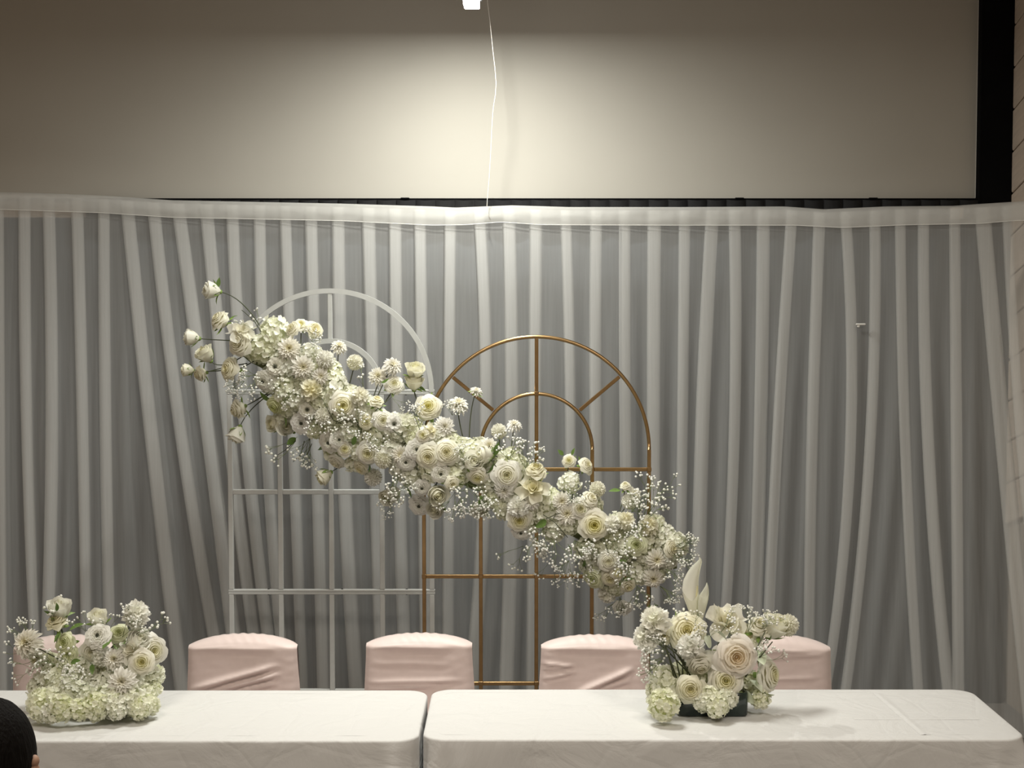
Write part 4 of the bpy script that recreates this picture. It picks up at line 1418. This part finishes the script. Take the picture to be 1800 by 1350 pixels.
# left: hydrangea mound
yl = on_table(165, 1266).y + 0.10
la = thing('flower_arrangement', (P(165, 1240, yl).x, yl, TH), 'low mound of greenish hydrangeas with white roses and dahlias above, beside the seated guest', 'flower arrangement', 'flower arrangements on the tables')
mb = MB()
bx = la.location.x
rows = []
for k, (s_, z) in enumerate([(0.55, 0.004), (0.8, 0.02), (0.86, 0.05), (0.75, 0.08), (0.45, 0.10), (0.1, 0.11)]):
    rows.append([(bx + 0.17 * s_ * math.cos(a * TAU / 20), yl + 0.03 + 0.07 * s_ * math.sin(a * TAU / 20), TH + z) for a in range(20)])
mb.grid(rows, closed=True)
part('moss_core', mb, M['core'], la)
HL = [(78, 1205, 48, .05), (75, 1238, 50, .02), (108, 1212, 50, 0), (105, 1244, 50, -.02), (140, 1222, 52, -.02), (138, 1247, 44, -.03), (168, 1240, 50, -.03), (172, 1212, 48, 0), (200, 1236, 50, -.02), (232, 1232, 50, 0), (255, 1222, 46, .03), (258, 1192, 44, .06),
      (225, 1210, 46, 0), (240, 1176, 42, .06), (130, 1192, 46, .03), (100, 1185, 44, .05), (160, 1188, 44, .04), (195, 1190, 46, .04), (70, 1222, 40, .06), (118, 1165, 40, .06), (262, 1238, 36, .03), (150, 1170, 40, .07), (185, 1170, 40, .07), (90, 1253, 36, 0), (205, 1248, 38, 0), (170, 1252, 34, -.03), (122, 1230, 44, -.04), (155, 1230, 44, -.05), (187, 1226, 44, -.05), (216, 1228, 44, -.05), (92, 1228, 44, -.03), (245, 1242, 40, -.02), (124, 1206, 44, -.02), (66, 1210, 36, .05), (185, 1200, 40, .0), (240, 1200, 40, .02), (90, 1198, 40, .02), (270, 1210, 34, .05), (60, 1240, 34, .04)]
def rest(px, py, spx, Y):
    """centre of a head of that size: where it shows at that pixel, brought forward until it stands on the cloth"""
    pos = P(px, py, Y)
    r = 0.70 * spx * mpp(Y)
    if pos.z - r < TH:
        lim = TH + r
        d = (pos - Vector((0, 0, HC)))
        pos = Vector((0, 0, HC)) + d * ((lim - HC) / d.z)
    return pos


for x, y, s, dy in HL:
    pos = rest(x, y, s * 1.05, yl + dy - 0.03)
    n = Vector(((x - 165) / 160.0, -0.8, 0.25 + (1225 - y) / 90.0))
    flower(la, 'hydrangea', pos, n, s * mpp(pos.y) * 1.08)
SL = (150, 1185, yl + 0.03)
AL = [('bud', 105, 1073, 36, 0.03, (0.1, 0.95, 0.35), SL), ('rose_half', 100, 1094, 42, 0.02, (-0.2, 0.8, 0.5), SL), ('bud', 173, 1089, 30, 0.05, (0.05, 0.95, 0.4), SL), ('ranunculus', 172, 1118, 47, -0.02, (0.0, 0.45, 0.85), SL),
      ('carnation', 239, 1080, 44, 0.03, (0.2, 0.5, 0.8), SL), ('dahlia', 44, 1129, 58, -0.09, (-0.35, 0.45, 0.8), SL), ('rose_green', 114, 1130, 38, 0.02, (-0.2, 0.3, 0.9), SL), ('rose_green', 209, 1113, 36, 0.05, (0.1, 0.5, 0.8), SL),
      ('bud', 241, 1126, 36, 0.0, (0.6, 0.6, 0.6), SL), ('rose', 268, 1144, 54, 0.02, (0.6, 0.1, 0.8)), ('magnolia', 231, 1143, 42, -0.04, (-0.3, 0.4, 0.8)), ('rose', 250, 1164, 46, -0.06, (0.1, 0.25, 0.95)), ('dahlia', 200, 1158, 46, -0.05, (-0.1, 0.4, 0.9)),
      ('dahlia', 213, 1198, 56, -0.13, (0.05, 0.35, 0.93)), ('rose_cream', 162, 1145, 42, 0.0, (0.1, -0.1, 0.9)), ('dahlia', 62, 1160, 40, 0.03, (-0.4, -0.2, 0.8)), ('rose_green', 120, 1150, 38, 0.02, (0, 0.1, 1)), ('carnation', 180, 1152, 36, -0.01, (-0.6, 0.0, 0.8)),
      ('rose_green', 85, 1165, 40, 0.06, (-0.3, 0.2, 0.9)), ('hydrangea', 270, 1185, 40, 0.06, (0.7, 0.2, 0.6)), ('hydrangea', 215, 1140, 36, 0.08, (0, 0.5, 0.8))]
for a in AL:
    kind, x, y, s, dy, face = a[:6]
    arr_flower(la, kind, x, y, s, yl + dy, face, a[6] if len(a) > 6 else None)
for x, y, d, s, dn, dy in [(120, 1185, (-0.3, 0.6, 0.8), 70, 1, -0.08), (85, 1160, (-0.4, 0.1, 0.9), 56, 1, -0.03), (138, 1195, (0, 0.3, 1), 56, 1, -0.10), (60, 1125, (-0.7, 0.7, 0.1), 56, 1, 0.03), (60, 1175, (-0.8, -0.1, 0.4), 50, 0, -0.01),
                           (100, 1130, (-0.6, 1, 0.1), 90, 0, 0.02), (60, 1160, (-1, -0.1, 0.2), 70, 0, 0.0), (165, 1120, (-0.2, 1, 0.2), 66, 0, 0.04), (190, 1110, (0.1, 1, 0.2), 56, 0, 0.04), (215, 1120, (0.5, 0.7, 0.2), 66, 0, 0.0), (235, 1120, (0.9, 0.35, 0.2), 74, 0, 0.0), (225, 1105, (0.7, 0.4, 0.3), 50, 1, 0.02), (150, 1110, (-0.2, 1, 0.2), 56, 0, 0.04)]:
    spray(la, P(x, y, yl + dy), Vector((d[0], -d[2], d[1])), s * mpp(yl) * 1.05, bool(dn))
for x, y, d, s in [(218, 1130, (0.2, 0.3, 0.9), 26), (208, 1140, (-0.4, 0.5, 0.7), 22), (122, 1108, (0.9, 0.6, 0.2), 30), (94, 1078, (-0.6, 0.2, 0.5), 18), (100, 1074, (0.2, 0.8, 0.5), 18), (105, 1115, (-0.3, -0.4, 0.8), 24), (162, 1168, (0.2, -0.5, 0.8), 22), (125, 1165, (0.8, 0.4, 0.6), 24), (195, 1125, (-0.5, -0.4, 0.6), 22)]:
    pos = P(x, y, yl - 0.02)
    dd = Vector((d[0], -d[2], d[1])).normalized()
    W = Matrix.Translation(pos) @ frame_for(dd, RND.uniform(0, TAU)).to_4x4() @ Matrix.Scale(s * mpp(pos.y), 4)
    link('leaf', RND.choice(LIB['leaf']), la, Matrix.Translation(-la.location) @ W)

# right: roses and callas in a dark green trough
yv = on_table(1255, 1261).y
yr = yv + 0.055
ra = thing('flower_arrangement', (P(1255, 1240, yr).x, yr, TH), 'white roses, calla lilies and hydrangeas in a dark green rectangular vase', 'flower arrangement', 'flower arrangements on the tables')
vx0, vx1 = P(1192, 1240, yv).x, P(1316, 1240, yv).x
vh = P(1255, 1219, yv).z - TH
mb = MB()
cxv, hxv, hyv = (vx0 + vx1) / 2, (vx1 - vx0) / 2, 0.055
def vring(sx, sy, z, r=0.012):
    out = []
    for k in range(32):
        a = TAU * k / 32
        c, s_ = math.cos(a), math.sin(a)
        q = 1 / (abs(c) ** 12 + abs(s_) ** 12) ** (1 / 12)
        out.append((cxv + c * q * (hxv + sx), yr + s_ * q * (hyv + sy), TH + z))
    return out
mb.grid([vring(-0.008, -0.008, 0.001), vring(0, 0, 0.006), vring(0, 0, vh - 0.004), vring(-0.002, -0.002, vh), vring(-0.008, -0.008, vh), vring(-0.010, -0.010, vh - 0.03)], closed=True)
mb.f.append(tuple(range(32)))
part('vase', mb, M['vase'], ra)
mb = MB(); mb.box((cxv, yr, TH + vh - 0.02), (2 * hxv - 0.024, 2 * hyv - 0.024, 0.03), 0.003)
part('floral_foam', mb, M['core'], ra, False)
SR = (1235, 1212, yr)
AR = [('hydrangea', 1170, 1200, 58, -0.02, (-0.5, 0.4, 0.7)), ('hydrangea', 1156, 1214, 44, -0.03, (-0.7, 0, 0.7)), ('hydrangea', 1166, 1238, 54, -0.05, (-0.4, -0.1, 0.9)), ('hydrangea', 1180, 1226, 42, -0.05, (0.2, 0.2, 0.9)), ('hydrangea', 1154, 1230, 36, -0.04, (-0.6, 0, 0.8)),
      ('hydrangea', 1234, 1234, 38, -0.09, (-0.2, 0.0, 1)), ('hydrangea', 1260, 1241, 42, -0.10, (0.2, -0.2, 0.9)), ('hydrangea', 1250, 1224, 38, -0.09, (0, 0.4, 0.9)),
      ('hydrangea', 1280, 1226, 36, -0.08, (0.5, 0.2, 0.8)), ('hydrangea', 1337, 1228, 42, 0.02, (0.6, -0.3, 0.7)), ('hydrangea', 1318, 1200, 50, 0.02, (0.5, 0.1, 0.8)), ('hydrangea', 1230, 1190, 44, 0.0, (0, 0.3, 0.9)), ('hydrangea', 1290, 1190, 44, 0.02, (0, 0.3, 0.9)), ('hydrangea', 1195, 1185, 40, 0.05, (-0.4, 0.5, 0.8)),
      ('rose_cream', 1214, 1211, 46, -0.09, (-0.15, 0.05, 1)), ('rose', 1276, 1197, 54, -0.06, (-0.1, 0.25, 0.95)), ('rose_peach', 1295, 1155, 66, -0.07, (-0.05, 0.15, 1)), ('rose', 1352, 1187, 56, 0.0, (0.8, 0.15, 0.6), SR), ('rose_cream', 1208, 1110, 62, 0.0, (-0.1, 0.4, 0.85), SR),
      ('magnolia', 1276, 1094, 62, 0.05, (0.1, 0.7, 0.7), SR), ('rose_half', 1335, 1103, 42, 0.02, (0.1, 0.75, 0.6), SR), ('bud', 1361, 1104, 36, 0.02, (0.4, 0.85, 0.4), SR), ('pompon', 1384, 1099, 36, 0.04, (0.6, 0.5, 0.6), SR), ('carnation', 1152, 1093, 44, -0.02, (-0.3, 0.5, 0.8), SR), ('carnation', 1137, 1121, 40, -0.02, (-0.6, 0.3, 0.8), SR),
      ('carnation', 1213, 1137, 40, -0.04, (0.0, 0.4, 0.9), SR), ('rose_half', 1230, 1165, 48, -0.04, (0.1, -0.55, 0.8), SR), ('orchid', 1253, 1157, 42, -0.05, (-0.3, 0.2, 0.9)), ('magnolia', 1310, 1122, 40, 0.03, (0.2, 0.3, 0.9)), ('rose_cream', 1305, 1110, 36, 0.06, (0.1, 0.5, 0.8)), ('orchid', 1330, 1128, 34, 0.0, (0.4, 0.0, 0.9)),
      ('rose_half', 1168, 1115, 34, 0.03, (-0.2, 0.2, 0.9), SR)]
for a in AR:
    kind, x, y, s, dy, face = a[:6]
    s *= 1.0 if kind == 'hydrangea' else 1.12
    o = arr_flower(ra, kind, x, y, s, yr + dy, face, a[6] if len(a) > 6 else None)
for x, y, d, s, dn, dy in [(1170, 1150, (-0.5, 0.4, 0.6), 60, 1, -0.03), (1165, 1160, (-0.8, -0.1, 0.5), 60, 1, -0.03), (1160, 1130, (-0.6, 0.5, 0.4), 54, 1, 0.0), (1240, 1130, (0, 0.9, 0.4), 56, 1, 0.0), (1265, 1115, (0, 1, 0.3), 60, 0, 0.02), (1315, 1110, (0.1, 1, 0.3), 50, 1, 0.0), (1340, 1110, (0.4, 0.8, 0.3), 50, 1, 0.0), 
                           (1205, 1110, (-0.3, 1, 0.1), 66, 0, 0.03), (1225, 1110, (0.1, 1, 0.2), 60, 0, 0.0), (1330, 1160, (0.8, 0.3, 0.4), 60, 0, -0.03), (1325, 1170, (0.6, 0.5, 0.5), 66, 0, -0.03), (1280, 1130, (0, 1, 0.4), 60, 0, -0.02), (1360, 1100, (0.2, 1, 0.3), 40, 0, 0), (1185, 1170, (-0.9, -0.2, 0.4), 70, 0, -0.03), (1190, 1180, (-0.3, 0.9, 0.4), 56, 0, 0.0)]:
    spray(ra, P(x, y, yr + dy), Vector((d[0], -d[2], d[1])), s * mpp(yr) * 1.05, bool(dn))
for x, y, d, s in [(1248, 1118, (-0.3, -0.5, 0.8), 34), (1262, 1112, (0.6, -0.3, 0.7), 30), (1335, 1140, (0.1, -0.8, 0.6), 34), (1320, 1195, (0.5, -0.3, 0.8), 34), (1333, 1180, (-0.3, -0.7, 0.6), 30), (1250, 1190, (0.2, -0.6, 0.7), 30), (1310, 1215, (0.3, -0.6, 0.7), 28), (1340, 1215, (0.6, -0.2, 0.7), 26)]:
    pos = P(x, y, yr - 0.02)
    dd = Vector((d[0], -d[2], d[1])).normalized()
    W = Matrix.Translation(pos) @ frame_for(dd, RND.uniform(0, TAU)).to_4x4() @ Matrix.Scale(s * mpp(pos.y), 4)
    link('leaf', LIB['sage_leaf'][0], ra, Matrix.Translation(-ra.location) @ W)
for pts in [[(1187, 1200), (1175, 1150), (1160, 1108)], [(1192, 1200), (1180, 1165), (1163, 1125)], [(1196, 1195), (1190, 1165), (1178, 1130)], [(1200, 1195), (1200, 1160), (1205, 1140)], [(1208, 1190), (1209, 1160), (1212, 1145)], [(1215, 1190), (1190, 1150), (1140, 1110)],
            [(1310, 1190), (1340, 1150), (1358, 1128)], [(1305, 1180), (1325, 1150), (1345, 1110)]]:
    mb = MB(); mb.tube([P(x, y, yr - 0.04) for x, y in pts], [0.0026, 0.0024, 0.002], 5)
    part('stem', mb, M['stem'], ra)


def calla(root, outline, front_lip, Y):
    """spathe: a tall back sheet and a lower front sheet closing into a cup; outline = (height px, left px, right px)"""
    mb = MB()
    base_y, tip_y = outline[0][0], outline[-1][0]
    A = P((outline[0][1] + outline[0][2]) / 2, base_y, Y)
    B = P((outline[-1][1] + outline[-1][2]) / 2, tip_y, Y)
    H = (B - A).length
    up = (B - A).normalized()
    wm = max(r - l for _, l, r in outline) * mpp(Y)
    tl = [(-y, l) for y, l, r in outline]
    tr = [(-y, r) for y, l, r in outline]

    def sheet(y0, y1, sgn, n, slope):
        rows = []
        for i in range(n + 1):
            f = i / n
            row = []
            for j in range(15):
                u = -1 + 2 * j / 14
                py = y0 + (y1 + slope * u * u - y0) * f
                l, r = interp(tl, -py), interp(tr, -py)
                hw = (r - l) / 2
                lipc = smoothstep(0.55, 1.0, abs(u)) * smoothstep(0.35, 0.7, f) * (1 if sgn > 0 else 0)
                x = (l + r) / 2 + hw * u
                dep = sgn * 0.75 * hw * math.sqrt(max(0, 1 - u * u)) - lipc * hw * 0.55
                if sgn < 0:
                    dep -= 1.5 * smoothstep(0.75, 1, f)
                row.append(P(x, py, Y + dep * mpp(Y)))
            rows.append(row)
        mb.grid(rows)
    sheet(base_y, tip_y, 1, 26, 0)
    sheet(base_y, front_lip, -1, 12, -16 * (base_y - tip_y) / 108.0)
    o = part('calla_lily', mb, M['calla'], root)
    mb2 = MB()
    mb2.tube([A + up * H * 0.05, A + up * H * 0.3, A + up * H * 0.55], [wm * 0.06, wm * 0.06, wm * 0.03], 8)
    sp = mb2.mesh('spadix', M['rose_cream']); sp.transform(Matrix.Translation(-root.location))
    link('spadix', sp, o)
    mb3 = MB(); mb3.tube([P(SR[0], SR[1], SR[2]), (P(SR[0], SR[1], SR[2]) + A) / 2 + Vector((-0.005, 0, 0)), A + up * H * 0.04], 0.0055, 8)
    st = mb3.mesh('stem', M['sepal']); st.transform(Matrix.Translation(-root.location))
    link('stem', st, o)
    tag(o, label='white calla lily standing above the roses')


calla(ra, [(1092, 1217, 1225), (1070, 1209, 1229), (1052, 1202, 1229), (1036, 1199, 1228), (1020, 1201, 1228), (1006, 1208, 1230), (996, 1215, 1232), (988, 1224, 1234), (982, 1230, 1233), (979, 1229, 1230)], 1056, yr + 0.05)
calla(ra, [(1090, 1229, 1235), (1070, 1227, 1241), (1055, 1227, 1245), (1046, 1229, 1246), (1038, 1235, 1246), (1030, 1240, 1245), (1024, 1242, 1243)], 1052, yr + 0.03)

# ------------------------------------------------------------------ seated guest at the lower left corner
YP = 2.95
hp = P(-24, 1300, YP)
top = P(-24, 1238, YP).z
per = thing('person', (hp.x, YP, 0), 'dark-haired person seated in front of the tables, back of head in the bottom corner', 'person')
bm_v = {'pelvis': (0, 0, 0.52), 'waist': (0, 0.0, 0.68), 'chest': (0, 0.02, 0.88), 'neckb': (0, 0.02, 1.02), 'neck': (0, 0.03, 1.07), 'head': (0, 0.04, 1.15), 'crown': (0, 0.035, 1.24),
        'shl': (-0.17, 0.02, 0.98), 'shr': (0.17, 0.02, 0.98), 'ell': (-0.22, 0.08, 0.74), 'elr': (0.22, 0.08, 0.74), 'wrl': (-0.14, 0.30, 0.64), 'wrr': (0.14, 0.30, 0.64),
        'hil': (-0.09, 0.02, 0.50), 'hir': (0.09, 0.02, 0.50), 'knl': (-0.11, 0.45, 0.50), 'knr': (0.11, 0.45, 0.50), 'anl': (-0.11, 0.43, 0.09), 'anr': (0.11, 0.43, 0.09), 'tol': (-0.11, 0.58, 0.04), 'tor': (0.11, 0.58, 0.04)}
bm_e = [('pelvis', 'waist'), ('waist', 'chest'), ('chest', 'neckb'), ('neckb', 'neck'), ('neck', 'head'), ('head', 'crown'), ('chest', 'shl'), ('chest', 'shr'), ('shl', 'ell'), ('shr', 'elr'), ('ell', 'wrl'), ('elr', 'wrr'),
        ('pelvis', 'hil'), ('pelvis', 'hir'), ('hil', 'knl'), ('hir', 'knr'), ('knl', 'anl'), ('knr', 'anr'), ('anl', 'tol'), ('anr', 'tor')]
rad = {'pelvis': 0.13, 'waist': 0.12, 'chest': 0.13, 'neckb': 0.06, 'neck': 0.05, 'head': 0.078, 'crown': 0.06, 'shl': 0.06, 'shr': 0.06, 'ell': 0.042, 'elr': 0.042, 'wrl': 0.03, 'wrr': 0.03, 'hil': 0.09, 'hir': 0.09, 'knl': 0.06, 'knr': 0.06, 'anl': 0.04, 'anr': 0.04, 'tol': 0.03, 'tor': 0.03}
keys = list(bm_v)
dzh = top - 0.012 - 1.315
me = bpy.data.meshes.new('body')
me.from_pydata([Vector(bm_v[k]) + Vector((0, 0, dzh if bm_v[k][2] > 0.6 else 0)) for k in keys], [(keys.index(a), keys.index(b)) for a, b in bm_e], [])
me.materials.append(M['shirt'])
body = link('body', me, per)
sk = body.modifiers.new('skin', 'SKIN')
for i, k in enumerate(keys):
    me.skin_vertices[0].data[i].radius = (rad[k], rad[k] * (0.75 if k in ('chest', 'waist') else 1.0))
    me.skin_vertices[0].data[i].use_root = (k == 'pelvis')
ss = body.modifiers.new('smooth', 'SUBSURF'); ss.levels = 2; ss.render_levels = 2
# head: skin-coloured ellipsoid with ears and nose, hair cap over it
hz = top - 0.012 - 0.115
mb = MB()
rows = []
for i in range(15):
    a = math.pi * i / 14
    rr_ = math.sin(a)
    rows.append([(0.072 * rr_ * math.cos(b * TAU / 20), 0.04 + 0.090 * rr_ * math.sin(b * TAU / 20) + (0.02 if i > 9 else 0) * max(0, math.sin(b * TAU / 20)), hz - 0.118 * -math.cos(a) * (1 if i < 8 else 1.02)) for b in range(20)])
mb.grid(rows, closed=True)
for sx in (-1, 1):
    mb.ball((sx * 0.078, 0.04, hz - 0.02), 0.016, 1)
    mb.ball((sx * 0.080, 0.04, hz - 0.002), 0.014, 1)
mb.ball((0, 0.135, hz - 0.025), 0.016, 1)
mb.tube([(0, 0.03, hz - 0.09), (0, 0.02, hz - 0.17)], 0.05, 14)
head = link('head', mb.mesh('head', M['skin']), per)
mb = MB(); rows = []
for i in range(22):
    a = math.pi * 0.62 * i / 21
    rr_ = math.sin(a)
    row = []
    for b in range(64):
        an = b * TAU / 64
        front_ = max(0.0, math.sin(an))
        strand = 1 + 0.018 * math.sin(an * 31 + 2 * math.sin(a * 4)) + 0.012 * noise.noise(Vector((math.cos(an) * 5, math.sin(an) * 5, a * 3)))
        aa = a * (1 - 0.35 * front_ ** 2)
        row.append((0.083 * math.sin(aa) * math.cos(an) * strand * (1.0 if i < 19 else 0.97), 0.037 + 0.104 * math.sin(aa) * math.sin(an) * strand, hz + 0.127 * math.cos(aa) * (1 + 0.01 * math.sin(an * 17))))
    rows.append(row)
mb.grid(rows, closed=True)
link('hair', mb.mesh('hair', M['hair']), head)
